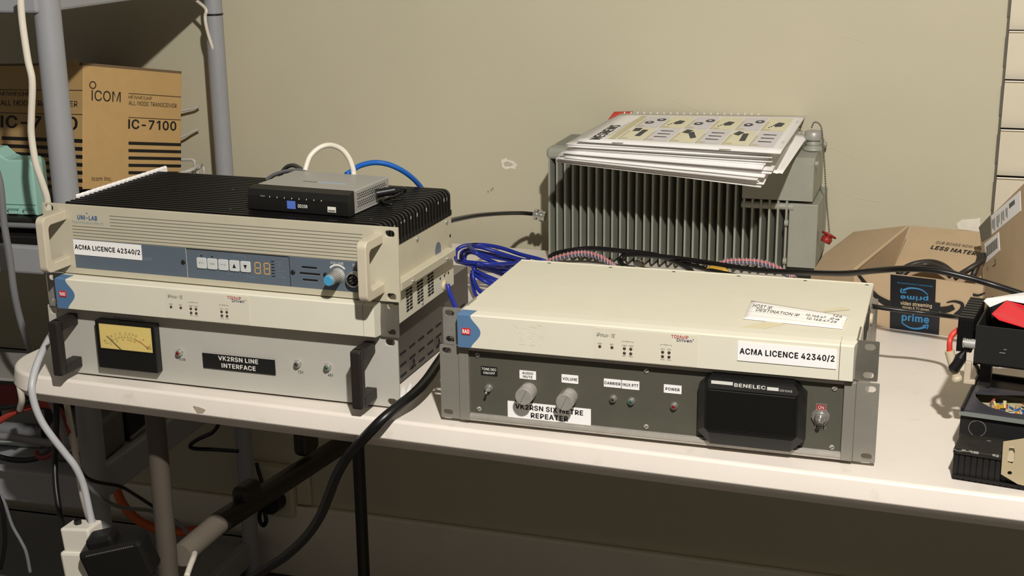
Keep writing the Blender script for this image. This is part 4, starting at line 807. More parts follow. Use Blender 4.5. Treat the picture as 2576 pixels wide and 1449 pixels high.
# ---------------------------------------------------------------- transceiver (top left)
un = thing('rack_transceiver', 'beige rack transceiver with black finned top and beige handles, top of the left stack', 'radio transceiver', (-0.5329, 0.0171, 0.1364), -0.0254)
q = MB(S)
q.box(24, 4, 4, 458.5, 222, 53.6, BEIGE, 0.6)
q.box(24, 30, -0.2, 458, 216, 5, BEIGE)
q.build('case', un)
q = MB(S)
V = []
for y in (38, 208):
    V += [(458, y, 2), (468, y, 2.6), (469, y, 3.4), (469, y, 12.2), (467.6, y, 13), (458, y, 13.6)]
F = [tuple(range(6)), tuple(range(11, 5, -1))] + [(i, (i+1) % 6, (i+1) % 6+6, i+6) for i in range(6)]
q.add(V, F, BEIGE)
for y in (70, 179):
    q.lathe([(3.2, 0), (3.0, 1.4), (1.2, 2.2)], CHROME, T(469, y, 6.2) @ RT, 14)
q.build('side_flange', un)
q = MB(S)
for y, z in ((109.5, 48), (205, 48)):
    q = MB(S); q.lathe([(3.3, 0), (3.0, 1.3), (1.2, 2.0)], CHROME, T(458.5, y, z) @ RT, 14); q.build('case_screw', un)
q = MB(S)
q.shape([circ(216, 27, 2.2, 12)], 0.3, HOLE, T(458.8, 0, 0) @ RT); q.build('side_hole', un)
q = MB(S)
q.shape([circ(174.6, 18, 9.5, 24, 10.5)], 0.3, mat('blanking_disc', (98, 108, 122), 0.5), T(458.8, 0, 0) @ RT)
q.shape([circ(172, 8.5, 5, 16)], 0.3, CREAM, T(459.0, 0, 0) @ RT)
q.build('blanking_disc', un)
q = MB(S)
q.box(26, 12, 53.5, 459, 222, 60, BLACKF)
ny = 22
for k in range(ny):
    y = 15 + k*9.55
    pr_ = rrect(26, 54, 459.5, 88.2, 0.5, 2)
    pr_ = [p for p in pr_ if not (p[0] > 440 and p[1] > 70)]
    outline = [(26, 54), (459.5, 54), (459.5, 79)] + [(451+8.5*math.cos(a), 79.5+8.5*math.sin(a)) for a in (0.3, 0.7, 1.1, 1.4)] + [(449, 88.2), (26, 88.2)]
    q.shape([outline], 4.2 if 0 < k < ny-1 else 5.0, BLACKF, T(0, y+2.1, 0) @ Matrix(((1, 0, 0, 0), (0, 0, 1, 0), (0, 1, 0, 0), (0, 0, 0, 1))))
fins = q.build('heat_sink', un)
q = MB(S)
random.seed(11)
for i in range(22):
    k = random.randrange(1, ny-1); x = random.choice([random.uniform(452, 458.5), random.uniform(120, 440)]); y = 15+k*9.55
    if x > 440: q.box(458.9, y-1.6, random.uniform(75, 79), 459.7, y+1.2, random.uniform(79.5, 80.5), SILV)
    else: q.box(x, y-1, 88.2, x+random.uniform(1, 3), y+0.2, 88.3, SILV)
q.build('bare_metal_nick', un)
q = MB(S)
holes = [slot(10.3, 82.4, 12, 8), slot(10.3, 5.8, 12, 8), slot(472.8, 80.6, 12, 8), slot(472.4, 6.2, 12, 8)]
q.shape([rrect(0, 0, 482.6, 88.1, 0.6, 2)] + holes, 4, BEIGE, FR, bev=0.4)
B = T(0, -0.05, 0) @ FR
for k in range(9):
    z = 77.4 - 4.02*k
    x0 = 98 if k < 4 else 42
    q.box(x0, z-0.42, -0.02, 439 - 1.0*k, z+0.42, 0.06, INKG, M=B)
q.text('UNI-LAB', 65.6, 73.0, 29, 6.0, INKB, B, 0.03, 0.1); q.text('TELECOMMUNICATIONS LTD', 65.4, 66.6, 46, 2.8, INKBG, B)
q.shape([circ(65.5, 78.6, 0.9, 10)], .05, INKB, B @ T(0, 0, .06))
fp = q.build('front_panel', un)
q = MB(S); B = T(0, -0.06, 0) @ FR
q.shape([rrect(42, 8, 431.5, 44.6, 0.3, 2)], 0.2, SLATE, B @ T(0, 0, .2)); B = B @ T(0, 0, .2)
for x in (203, 342.8): q.box(x-.35, 8, 0, x+.35, 44.6, .1, INK if x > 300 else BEIGE, M=B)
q.box(203.4, 43.6, 0, 342, 44.7, .25, INK, M=B)
q.text('RECEIVER', 142, 27.0, 24, 4.2, INKBG, B)
for x, z in ((198.3, 26.8), (346.9, 25.9), (389.5, 26.0)): q.lathe([(2.9, 0), (2.6, 1.2), (1.2, 1.3)], BLACKM, B @ T(x, z, 0), 16)
for (x, z, l_) in ((368.5, 33.2, 20), (369, 25.7, 27), (369, 18.0, 20)):
    q.shape([slot(x, z, l_, 2.4)], .05, BLACKM, B @ T(0, 0, .06)); q.box(x-l_/2, z-1.9, 0, x+l_/2, z-1.4, .1, INKBG, M=B)
for x in (224, 238.6): q.shape([circ(x, 36.4, 1.2, 12)], .05, INK, B @ T(0, 0, .06))
q.text('VOLUME', 404.8, 41.2, 17, 3.2, WHITEI, B); q.text('MIC', 428, 40.5, 6, 3.4, WHITEI, B)
arcp = [(405 + r*math.sin(a), 26.5 + r*math.cos(a)) for r, rng in ((11.5, 1), (13.6, -1)) for a in [(-0.85 + 1.7*i/14)*rng for i in range(15)]]
q.shape([arcp], .06, WHITEI, B @ T(0, 0, .06))
for k, tx in enumerate(('POWER', 'MUTE', 'BUSY', 'LOW PWR', 'TX ON', 'TX ALARM')):
    z = 36.8 - 3.65*k
    q.shape([slot(320.4, z, 4.4, 1.2)], .05, BLACKM, B @ T(0, 0, .06)); q.text(tx, 325, z-0.2, 1.55*len(tx), 1.7, INKBG, B, align='L')
q.text('SCAN', 275.5, 40.6, 6.5, 1.7, INKBG, B); q.text('RESET', 263, 16.6, 8, 1.8, INKBG, B); q.text('PRIORITY', 293.5, 15.6, 11.5, 1.8, INKBG, B)
for x0, z0, x1, z1 in ((268.4, 40.2, 271.4, 40.45), (268.3, 37.4, 268.55, 40.4), (279.5, 40.2, 284.6, 40.45), (284.4, 37.6, 284.65, 40.4), (269.7, 15.4, 269.95, 20.4), (285, 15.4, 285.25, 20.2), (285, 15.3, 287, 15.55)):
    q.box(x0, z0, 0, x1, z1, .1, INKBG, M=B)
q.build('control_strip', un)
for x, tx in ((224.4, 'PTT'), (239, 'MON'), (254, 'Tx rpt'), (269.2, None), (284.2, 0)):
    q = MB(S); B = T(x, -0.2, 27.8) @ FR
    q.shape([rrect(-6.7, -6.7, 6.7, 6.7, 1.8, 4)], 1.8, BTN, B @ T(0, 0, 1.8), bev=0.5)
    B = B @ T(0, 0, 1.82)
    if tx: q.text(tx, 0, 0.3, 6.4 if len(tx) < 5 else 8, 2.0, INKG, B)
    elif tx is None: q.shape([[(-2.4, -2.6), (2.4, -2.6), (0, 2.8)]], .06, INK, B @ T(0, 0, .06))
    else: q.shape([[(-2.4, 2.4), (0, -3.0), (2.4, 2.4)]], .06, INK, B @ T(0, 0, .06))
    q.build('push_button', un)
for ox in (295.6, 308.0):
    q = MB(S); B = T(0, -0.3, 0) @ FR
    for (x0, z0, x1, z1) in ((1.6, 33.2, 7.4, 34.6), (1.6, 26.6, 7.4, 28), (1.4, 20, 7.2, 21.4), (0.2, 27.8, 1.5, 33.6), (7.4, 27.8, 8.7, 33.6), (0, 20.8, 1.3, 26.8), (7.2, 20.8, 8.5, 26.8)):
        q.box(ox+x0, z0, 0, ox+x1, z1, .1, DIGIT, M=B)
    q.build('display_digit', un)
q = MB(S); B = T(405.6, -0.2, 26.6) @ FR
q.lathe([(8.9, 0), (8.7, 1.2), (7.3, 2.0), (6.5, 24.4)], SILV, B, 22)
for k in range(22): q.box(-0.3, 6.6, 3, 0.3, 7.15, 22, INKG, M=B @ Matrix.Rotation(k*2*math.pi/22, 4, 'Z'))
q.lathe([(6.4, 24.3), (6.2, 25.8), (5.4, 26.3)], KBLUE, B, 22)
q.build('volume_knob', un)
q = MB(S); B = T(427.5, -0.2, 24.5) @ FR
q.lathe([(9.6, 0), (9.6, 3), (8.6, 3.4), (8.6, 7.6), (7.2, 7.8)], CHROME, B, 24, cap1=False); q.lathe([(7.2, 7.6), (7.2, 4)], BLACKM, B, 24, cap0=False)
for k in range(7): q.cyl((4*math.cos(k*.9), 4*math.sin(k*.9), 3.8), (4*math.cos(k*.9), 4*math.sin(k*.9), 6.6), .6, CHROME, 8, M=B)
q.build('microphone_socket', un)
for cx in (29.5, 458.5):
    q = MB(S)
    for z0, z1 in ((10.5, 80.5),):
        o = rrect(-46, z0, 0, z1, 8, 6)
        o = [(u, v) for u, v in o if u < -0.5]
        o = [(0, z1), ] + [p for p in rrect(-46, z0, 30, z1, 8, 6) if p[0] < -20] + [(0, z0)]
        i_ = [(0, z1-11.5)] + [p for p in rrect(-36, z0+11.5, 30, z1-11.5, 6, 6) if p[0] < -15] + [(0, z0+11.5)]
        ring = o + i_[::-1]
        q.shape([ring], 11.5, BEIGEH, T(cx+5.75, 0, 0) @ RT, bev=1.2)
    q.build('handle', un)
q = MB(S); B = T(0, -0.15, 0) @ FR @ T(91, 34.6, 0) @ Matrix.Rotation(-0.006, 4, 'Z')
q.shape([rrect(-49.2, -9.6, 49.2, 9.6, 0.5, 2)], 0.9, WHITE, B @ T(0, 0, 0.9)); q.text('ACMA LICENCE 42340/2', 0, 0, 95, 7.4, INK, B @ T(0, 0, 0.9), 0.032)
q.build('licence_sticker', un)
# rippled white sheet standing against the left end of the fins
q = MB()
a_ = pz(196, 494, 0.2255); b_ = pz(421, 421, 0.2262); d_ = b_-a_
n_ = Vector((-d_.y, d_.x, 0)).normalized()
N = 60; V = []
for i in range(N+1):
    p = a_ + d_*(i/N); h = 0.0012*math.sin(i*1.9)
    V += [p + n_*0.0005 + Vector((0, 0, h*.3)), p + n_*0.003 + Vector((0, 0, 0.0022+h*.15)), p + n_*0.0035 + Vector((0, 0, -0.05)), p + n_*0.0005 + Vector((0, 0, -0.05))]
F = []
for i in range(N):
    for k in range(4): F.append((i*4+k, i*4+(k+1) % 4, i*4+4+(k+1) % 4, i*4+4+k))
F += [(0, 1, 2, 3), (N*4+3, N*4+2, N*4+1, N*4)]
q.add(V, F, PAPER)
tag(q.build('paper_strip'), 'narrow white rippled paper edge along the left end of the black fins', 'paper')

# ---------------------------------------------------------------- ethernet switch on the fins
P0 = pz(630, 525, 0.2252)
sw = thing('ethernet_switch', 'small silver and black network switch resting on the black fins', 'network switch', (P0.x, P0.y, 0.2256), -0.068)
q = MB(S)
q.box(2, 10, 1.2, 135, 104, 27.6, SILV, 1.5)
q.box(1.6, 9, 0, 135.4, 100, 2, SILV, 0.5)
body = q.build('case', sw)
q = MB(S)
for r_ in range(3):
    for k in range(16):
        for zb in (7.2, 16.6):
            q.shape([slot(22+4.6*k+(r_ % 2)*2.3, zb + r_*2.6, 2.6, 1.5)], 0.3, HOLE, T(135.15, 0, 0) @ RT)
q.build('side_vents', sw)
q = MB(S)
P = [(-5, 1.2), (-5.6, 18), (-2, 25.5), (10.5, 28.4), (10.5, 0), (-4, 0)]
k = len(P); V = [(0.5, y, z) for y, z in P] + [(136.5, y, z) for y, z in P]
q.add(V, [tuple(range(k)), tuple(range(2*k-1, k-1, -1))] + [(i, (i+1) % k, (i+1) % k+k, i+k) for i in range(k)], BLACKP)
fb = q.build('front_bezel', sw)
q = MB(S); B = T(0, -5.75, 0) @ FR
q.text('System', 22, 18.0, 6, 1.6, WHITEI, B)
for i in range(8): q.box(31.2+10*i, 16.8, 0, 32.1+10*i, 18.4, .1, WHITEI, M=B)
q.box(55, 5, 0, 66.4, 14.6, .3, BLUESQ, M=B); q.text('SD208', 76, 9.2, 13, 4.2, WHITEI, B, 0.028)
q.box(109.5, 4.6, 0, 120.5, 11.2, .2, WHITEI, M=B); q.box(110.4, 5.4, .2, 119.6, 7.4, .3, INKG, M=B)
for i in range(9): q.box(20+10*i, 24.2, -6.0, 28.6+10*i, 24.9, -5.2, BLACKM, M=B)
q.build('front_print', fb)
q = MB(S)
q.box(48, 44, 27.6, 68, 47.4, 27.75, INKG); q.box(68, 44.4, 27.6, 106, 48.4, 27.75, mat('pale_blue_stripe', (150, 178, 204), 0.4))
q.build('top_stripe', sw)

def inv(t): return (Matrix.Translation(t.location) @ RZ(t.rotation_euler.z)).inverted()

# ================================================================== DUMMY LOAD (finned grey block at the wall)
dl = thing('dummy_load', 'large grey green finned radio dummy load with a filler cap on a bead chain', 'dummy load', (0.13, 0.80, 0))
DI = inv(dl)
YF = 0.725
q = MB()
q.box(-0.088, YF+.0415, 0.008, 0.300, 0.862, 0.172, FINEDGE, 0.002)
q.build('core_block', dl, DI)
q = MB()
n_f = 30; pitch = (0.2985+0.0855)/(n_f-1)
for k in range(n_f):
    x = -0.0855 + pitch*k
    zt = 0.176 if x < 0.226 else 0.1235
    a_, b_ = 0.0015, 0.0042
    q.add([(x-a_, YF, .008), (x+a_, YF, .008), (x+b_, YF+.042, .008), (x-b_, YF+.042, .008), (x-a_, YF, zt), (x+a_, YF, zt), (x+b_, YF+.042, zt), (x-b_, YF+.042, zt)],
          [(0, 1, 5, 4), (1, 2, 6, 5), (2, 3, 7, 6), (3, 0, 4, 7), (0, 3, 2, 1), (4, 5, 6, 7)], FINGREY)
q.build('cooling_fins', dl, DI)
q = MB()
q.box(-0.0905, YF-0.002, 0.172, -0.040, 0.868, 0.1905, FINGREY, 0.006, 3)
q.box(-0.040, YF+0.02, 0.172, 0.235, 0.865, 0.1885, FINGREY, 0.003)
q.box(-0.082, YF+0.03, 0.1905, -0.046, 0.85, 0.192, FINEDGE, 0.0005)
q.build('top_frame', dl, DI)
q = MB()
P = [(YF-0.001, 0.1245), (YF-0.001, 0.182), (YF+0.012, 0.190), (0.80, 0.197), (0.868, 0.199), (0.868, 0.1245)]     # (y, z)
k = len(P); V = [(0.229, y, z) for y, z in P] + [(0.3375, y, z) for y, z in P]
q.add(V, [tuple(range(k)), tuple(range(2*k-1, k-1, -1))] + [(i, (i+1) % k, (i+1) % k+k, i+k) for i in range(k)], FINGREY)
for y, z in ((0.742, 0.180), (0.862, 0.190)):
    qb = MB(); qb.lathe([(0.0052, 0), (0.0052, 0.0035), (0.004, 0.005)], FINGREY, T(0.3375, y, z) @ RT, 6, smooth=False); qb.build('bolt', dl, DI)
q.build('oil_tank', dl, DI)
q = MB()
q.box(0.3025, YF, 0.018, 0.3465, 0.868, 0.1195, FINGREY, 0.0012)
q.build('side_cabinet', dl, DI)
for bx in ((0.310, YF+0.005, 0.0004, 0.340, YF+0.03, 0.018), (0.310, 0.765, 0.0004, 0.340, 0.785, 0.018), (-0.07, 0.770, 0.0004, -0.04, 0.79, 0.03)):
    q = MB(); q.box(*bx, BLACKP); q.build('foot', dl, DI)
q = MB()
q.cyl((0.228, YF+0.006, 0.1135), (0.302, YF+0.006, 0.1135), 0.0055, FINGREY)
q.cyl((0.302, YF+0.004, 0.1135), (0.3085, YF+0.004, 0.1135), 0.0068, FINGREY, 6)
q.build('tie_rod', dl, DI)
for z in (0.089, 0.028):
    q = MB(); q.cyl((0.2965, YF-0.001, z), (0.302, YF-0.001, z), 0.0055, FINGREY, 6); q.build('bolt', dl, DI)
cx, cy = 0.3285, 0.785
q = MB()
q.lathe([(0.0165, 0.195), (0.0165, 0.199), (0.0125, 0.2005), (0.0125, 0.2035), (0.0135, 0.204), (0.0105, 0.206), (0.0105, 0.211)], FINGREY, T(cx, cy, 0), 24)
q.lathe([(0.0138, 0.211), (0.0142, 0.213), (0.0142, 0.2225), (0.0122, 0.2245)], SILV, T(cx, cy, 0), 28)
q.build('filler_cap', dl, DI)
q = MB()
cp = [py_(x, y, yy) for x, y, yy in [(2042, 320, .785), (2048, 308, .785), (2059, 310, .783), (2067, 325, .78), (2071, 370, .775), (2075, 430, .77), (2079, 500, .765), (2084, 560, .76), (2086, 584, .758)]]
sp = spline(cp, 6)
acc = 0; last = sp[0]; bp_ = [sp[0]]
for a, b in zip(sp, sp[1:]):
    L_ = (b-a).length; t_ = 0
    while acc + (L_ - t_) >= 0.0036:
        t_ += 0.0036 - acc; acc = 0; bp_.append(a + (b-a)*(t_/L_))
    acc += L_ - t_
for p_ in bp_: q.sphere(p_, 0.00155, STEEL, 8)
q.tube(sp, 0.0005, STEEL, 5, raw=True)
q.build('bead_chain', dl, DI)
q = MB()
pc = py_(2083, 596, .757)
B = Matrix.Translation(pc) @ RY(math.radians(24)) @ RX(math.radians(-18))
q.lathe([(0.0075, -0.010), (0.0085, -0.006), (0.0085, -0.001), (0.0062, -0.001), (0.0062, 0.001), (0.012, 0.002), (0.0125, 0.0045), (0.004, 0.006)], REDPLUG, B, 22)
q.build('red_cap', dl, DI)
q = MB()
yc = 0.775; p0 = py_(1372, 545, yc)
q.lathe([(0.030, 0), (0.030, 0.004)], FINEDGE, T(-0.0925, yc, 0.082) @ RT, 32)
q.cyl((-0.096, yc, p0.z), (-0.088, yc, p0.z), 0.012, FINGREY, 24)
pe = py_(1344, 538, yc)
q.cyl(p0, p0 + (pe-p0)*0.55, 0.0085, CHROME, 20); q.cyl(p0 + (pe-p0)*0.3, p0 + (pe-p0)*0.4, 0.0102, CHROME, 12)
q.cyl(p0 + (pe-p0)*0.5, p0 + (pe-p0)*1.05, 0.0062, CHROME, 16); q.cyl(p0 + (pe-p0)*0.72, p0 + (pe-p0)*0.98, 0.0092, CHROME, 16)
q.build('coax_connector', dl, DI)
q = MB(); pb = py_(1606, 664, 0.712)
q.cyl(pb + Vector((0, 0.015, -0.006)), pb, 0.0078, BRASS, 18); q.cyl(pb + Vector((0, 0.004, -0.002)), pb + Vector((0, -0.008, 0.003)), 0.0062, CHROME, 16)
q.build('coax_connector', dl, DI)

cable('coax_cable', [py_(1130, 556, .235), py_(1150, 551, .30), py_(1200, 542, .45), py_(1260, 537, .62), py_(1310, 536, .74), py_(1338, 538, yc)], 0.0034, RUBBER,
      'black coax cable from the beige transceiver to the left side of the dummy load')

# ================================================================== PAPERS on the dummy load
def sheet(name, fl, fr, rr, rl, d, m, droop=(0, 0), wave=0.0, seed=0, nx=14, ny=10):
    rnd = random.Random(seed); ph = rnd.uniform(0, 6); fq = rnd.uniform(5, 9)
    fl, fr, rr, rl = map(Vector, (fl, fr, rr, rl))
    def f(u, v):
        p = (fl*(1-u) + fr*u)*(1-v) + (rl*(1-u) + rr*u)*v
        hang = max(0.0, 1 - v/0.42)**1.3; p = p.copy(); p.z += -(droop[0]*(1-u) + droop[1]*u)*hang + wave*math.sin(fq*u+ph)*(1-v)**1.5 + wave*0.4*math.sin(2.3*fq*u+ph)*(1-v)**2
        return p
    q = MB(); V = []
    for j in range(ny+1):
        for i in range(nx+1): V.append(f(i/nx, j/ny))
    k = len(V); V += [p - Vector((0, 0, d)) for p in V]
    a = lambda i, j: j*(nx+1)+i
    F = []
    for j in range(ny):
        for i in range(nx):
            F.append((a(i, j), a(i+1, j), a(i+1, j+1), a(i, j+1))); F.append((k+a(i, j), k+a(i, j+1), k+a(i+1, j+1), k+a(i+1, j)))
    for i in range(nx): F += [(a(i, 0), k+a(i, 0), k+a(i+1, 0), a(i+1, 0)), (a(i, ny), a(i+1, ny), k+a(i+1, ny), k+a(i, ny))]
    for j in range(ny): F += [(a(0, j), a(0, j+1), k+a(0, j+1), k+a(0, j)), (a(nx, j), k+a(nx, j), k+a(nx, j+1), a(nx, j+1))]
    q.add(V, F, m, True)
    return q, f
rnd = random.Random(21)
NS = 13
zb0 = 0.2000
words = ['lowest', 'second from the bottom', 'third from the bottom', 'fourth from the bottom', 'fifth from the bottom', 'sixth from the bottom', 'middle', 'sixth from the top', 'fifth from the top', 'fourth from the top', 'third from the top', 'second loose sheet below the top', 'loose sheet directly below the printed catalogue,']
for i in range(NS):
    t_ = i/(NS-1)
    th = 0.0012
    zr = zb0 + 0.0012 + t_*0.0235
    jl = rnd.uniform(-0.006, 0.010); jr = rnd.uniform(-0.012, 0.008); jf = rnd.uniform(-0.006, 0.012)
    fl = (-0.030 + 0.018*t_ + jl, 0.578 + jf, zr)
    fr = (0.276 + 0.022*t_ + jr, 0.572 + jf + 0.4*jr, zr)
    rr_ = (0.292 + 0.012*t_ + jr, 0.852 + rnd.uniform(-0.012, 0.01), zr); rl = (-0.018 + 0.012*t_ + jl*0.4, 0.846 + rnd.uniform(-0.01, 0.012), zr)
    q, f_ = sheet('paper_sheet', fl, fr, rr_, rl, th, PAPER if i % 3 else PAPER2, (0.0015 + 0.0035*(1-t_), 0.002 + 0.025*(1-t_)**1.1), 0.0003*(1-t_), 40+i)
    tag(q.build('paper_sheet'), 'white paper in the pile on the dummy load, ' + words[i] if i < 12 else 'white loose sheet in the pile directly below the printed catalogue', 'paper', 'papers piled on the dummy load')
# sheet slipped out on the right
q, f_ = sheet('paper_sheet', py_(1936, 432, .600), py_(1968, 437, .600), py_(2034, 339, .80), py_(1998, 334, .80), 0.0006, PAPER, (0, 0), 0.0006, 3)
tag(q.build('paper_sheet'), 'white sheet slipped out to the right of the pile beside the filler cap', 'paper', 'papers piled on the dummy load')
# red booklet corner behind
q, f_ = sheet('red_booklet', py_(1531, 299, .845), py_(1580, 299, .845), py_(1592, 280, .868), py_(1545, 281, .868), 0.001, mat('red_cover', (206, 66, 52), 0.6))
tag(q.build('red_booklet'), 'red booklet corner sticking out behind the printed catalogue', 'booklet')
ZT = zb0 + 0.0255
cat = [pz(1452, 353, ZT+.004), pz(1963, 384, ZT+.003), pz(2027, 290, ZT+.007), pz(1562, 285, ZT+.004)]
q, PM = sheet('printed_catalogue', cat[0], cat[1], cat[2], cat[3], 0.0022, PAPER, (0, 0), 0.0, 5)
ct = thing('printed_catalogue', 'stapled printed catalogue with rows of small product pictures lying on top of the pile', 'catalogue', (0.15, 0.7, ZT))
CI = Matrix.Translation(ct.location).inverted()
q.build('cover_page', ct, CI)
def pmap(u, v, h=0.0004): return PM(u, v) + Vector((0, 0, h))
q = MB()
def patch(u0, v0, u1, v1, m, h=0.0003, n=2, rot=0):
    q.add([pmap(u0, v0, h), pmap(u1, v0, h), pmap(u1, v1, h), pmap(u0, v1, h)], [(0, 1, 2, 3)], m)
def blob(pts, m, h=0.0007):
    q.add([pmap(u, v, h) for u, v in pts], [tuple(range(len(pts)))], m)
U0, U1, V0, V1 = 0.175, 0.955, 0.10, 0.90
patch(0.135, V0, 0.17, V1, PTAN)
for i in range(6):
    for j in range(2):
        u0 = U0 + (U1-U0)*i/6; u1 = U0 + (U1-U0)*(i+1)/6; v0 = V0 + (V1-V0)*j/2; v1 = V0 + (V1-V0)*(j+1)/2
        patch(u0+.004, v0+.01, u1-.004, v1-.01, PYEL if (i+j) % 2 == 0 else PLIL)
        patch(u0+.004, v0+.02, u0+.016, v1-.12, PTAN, .0005)
        patch(u0+.02, v0+.03, u0+.05, v0+.06, PTAN, .0005)
rr2 = random.Random(9)
for i in range(6):
    for j in range(2):
        cu = U0 + (U1-U0)*(i+.55)/6; cv = V0 + (V1-V0)*(j+.55)/2
        kind = (i*2+j) % 4
        if kind == 0:
            for (du, dv, a, b_) in ((-.03, .10, .018, .05), (.012, .0, .014, .10)):
                ang = rr2.uniform(-.5, .8); ca, sa = math.cos(ang), math.sin(ang)
                blob([(cu+du + (x*ca - y*sa*0.35), cv+dv + (x*sa*2.2 + y*ca)) for x, y in ((-a, -b_), (a, -b_), (a, b_), (-a, b_))], PDK)
        elif kind == 1:
            for (du, dv) in ((-.02, -.05), (.025, .05)):
                blob([(cu+du+.024*math.cos(t), cv+dv+.045*math.sin(t)) for t in [k*math.pi/6 for k in range(12)]], PDK)
                blob([(cu+du+.010*math.cos(t), cv+dv+.018*math.sin(t)) for t in [k*math.pi/4 for k in range(8)]], PLIL, .0009)
        elif kind == 2:
            for k in range(3): blob([(cu-.035, cv-.1+.09*k), (cu+.03, cv-.1+.09*k), (cu+.03, cv-.085+.09*k), (cu-.035, cv-.08+.09*k)], PDK)
            if i == 2: blob([(cu-.03, cv-.04), (cu+.03, cv-.04), (cu+.026, cv+.03), (cu-.02, cv+.03)], INKR, .0009)
        else:
            blob([(cu-.01, cv-.09), (cu+.022, cv-.075), (cu+.028, cv+.02), (cu-.004, cv+.04), (cu-.02, cv-.02)], PDK)
            for k in range(3): patch(cu-.04+.008*k, cv-.12+.03*k, cu-.032+.008*k, cv-.10+.03*k, PDK, .0007)
# title running along the short side
V_, F_ = text_geo('WESNEWS', 0.012, 0.0, 0.02)
x0 = min(v.x for v in V_); x1 = max(v.x for v in V_); y0 = min(v.y for v in V_); y1 = max(v.y for v in V_)
q.add([pmap(0.105 - (v.y-y0)/(y1-y0)*0.055, 0.04 + (v.x-x0)/(x1-x0)*0.50, .0006*v.z/.02) for v in V_], F_, INK)
for k in range(4): patch(.112+.007*k, .12+.05*k, .115+.007*k, .60+.06*k, PTAN if k % 2 else PLIL, .0004)
for v in (.25, .8): patch(.975, v-.03, .985, v+.03, PLIL, .0005)
q.build('page_print', ct, CI)
q = MB()
for i in range(26): 
    a_ = pmap(.01 + .30*i/10 if False else .02 + i*.0365, 1.0, 0); q.box(a_.x-.0008, a_.y-.001, a_.z-.001, a_.x+.0008, a_.y+.0025, a_.z+.0022, PAPER)
q.build('torn_edge', ct, CI)
for u in (.21, .74):
    q = MB(); a_ = pmap(u, 0.0, 0); q.box(a_.x-.009, a_.y-.0006, a_.z-.0012, a_.x+.009, a_.y+.0003, a_.z+.0004, CHROME); q.build('staple', ct, CI)

# ================================================================== NOTE taped to the right multiplexer lid
ZL = 0.0939 + 0.0412
cn = [pz(1869, 801, ZL+.0012), pz(2119, 827, ZL+.0012), pz(2133, 795, ZL+.004), pz(1890, 756, ZL+.0012)]
q, NM = sheet('handwritten_note', cn[0], cn[1], cn[2], cn[3], 0.0005, mat('note_paper', (250, 246, 240), 0.7))
nt_ = thing('handwritten_note', 'white paper note with handwritten host address lines on the right multiplexer lid', 'note', tuple(NM(.5, .5)))
NI = Matrix.Translation(nt_.location).inverted()
q.build('note_sheet', nt_, NI)
q = MB()
def nline(tx, u, v, w_, h_, sh=0.15):
    V_, F_ = text_geo(tx, 0.0, sh, 0.02)
    xs = [a.x for a in V_]; ys = [a.y for a in V_]
    x0, x1, y0, y1 = min(xs), max(xs), min(ys), max(ys)
    q.add([NM(u + (a.x-x0)/(x1-x0)*w_, v + (a.y-y0)/(y1-y0)*h_) + Vector((0, 0, .0004*a.z/.02)) for a in V_], F_, INK)
nline('HOST IP.', .04, .66, .21, .17); nline('DESTINATION IP', .09, .46, .45, .16); nline('10.168.47', .60, .56, .20, .15); nline('10.168.47.28', .62, .34, .30, .15); nline('126', .86, .78, .09, .16)
nline('24', .84, .56, .1, .13)
for v in (.2, .4, .62, .84): q.add([NM(.01, v) + Vector((0, 0, .0002)), NM(.99, v) + Vector((0, 0, .0002)), NM(.99, v+.012) + Vector((0, 0, .0002)), NM(.01, v+.012) + Vector((0, 0, .0002))], [(0, 1, 2, 3)], PLIL)
q.build('handwriting', nt_, NI)
q = MB()
for quad in ([(1851, 826), (1872, 838), (1974, 815), (1950, 803)], [(2030, 789), (2060, 786), (2140, 779), (2120, 772)]):
    q.slab([pz(x, y, ZL+.0006) for x, y in quad], 0.0003, TAPE)
q.build('tape', nt_, NI)

# ================================================================== CABLES behind and around
G1 = 'cables behind the switch'
SZ = 0.245
cable('white_patch_cable', [py_(766, 440, .16), py_(770, 420, .165), py_(781, 392, .175), py_(805, 371, .185), py_(832, 365, .19), py_(860, 376, .185), py_(878, 398, .175), py_(888, 425, .16), py_(890, 440, .15)], 0.0034, WHITEC,
      'white patch cable arching in a loop behind the small network switch', 'cable', G1)
cable('blue_patch_cable', [py_(872, 438, .15), py_(885, 430, .16), py_(905, 417, .175), py_(940, 409, .19), py_(975, 413, .20), py_(1010, 428, .21), py_(1040, 450, .225), py_(1062, 476, .245), py_(1072, 500, .262), py_(1076, 540, .268)], 0.0034, BLUEC2,
      'bright blue patch cable leaving the network switch to the right', 'cable', G1)
cable('grey_patch_cable', [py_(672, 452, .20), py_(690, 440, .195), py_(720, 431, .185), py_(752, 429, .17), py_(775, 436, .15)], 0.0028, GREYC2, 'grey patch cable lying low behind the left corner of the network switch', 'cable', G1)
cable('dark_grey_cable', [py_(700, 462, .215), py_(706, 440, .21), py_(720, 421, .20), py_(738, 416, .19), py_(756, 424, .175), py_(768, 436, .155)], 0.0028, mat('dark_grey_cable', (72, 70, 66), 0.5), 'dark grey cable humped behind the network switch', 'cable', G1)
q = MB()
a_ = pz(952, 486, .241); b_ = pz(992, 479, .243)
q.cyl(a_ + (a_-b_)*.15, b_, .0055, RUBBER, 16); q.cyl(b_, b_ + (b_-a_)*.45, .0046, RUBBER, 16, .0028)
q.build('power_lead')
pl_ = bpy.data.objects['power_lead']; tag(pl_, 'black plug and power lead in the right side of the network switch', 'power lead')
q = MB(); q.tube([b_ + (b_-a_)*.4, pz(1015, 473, .245), pz(1019, 480, .234), pz(1000, 492, .229), pz(960, 505, .228), pz(985, 515, .228)], .0019, RUBBER); o = q.build('lead', pl_)

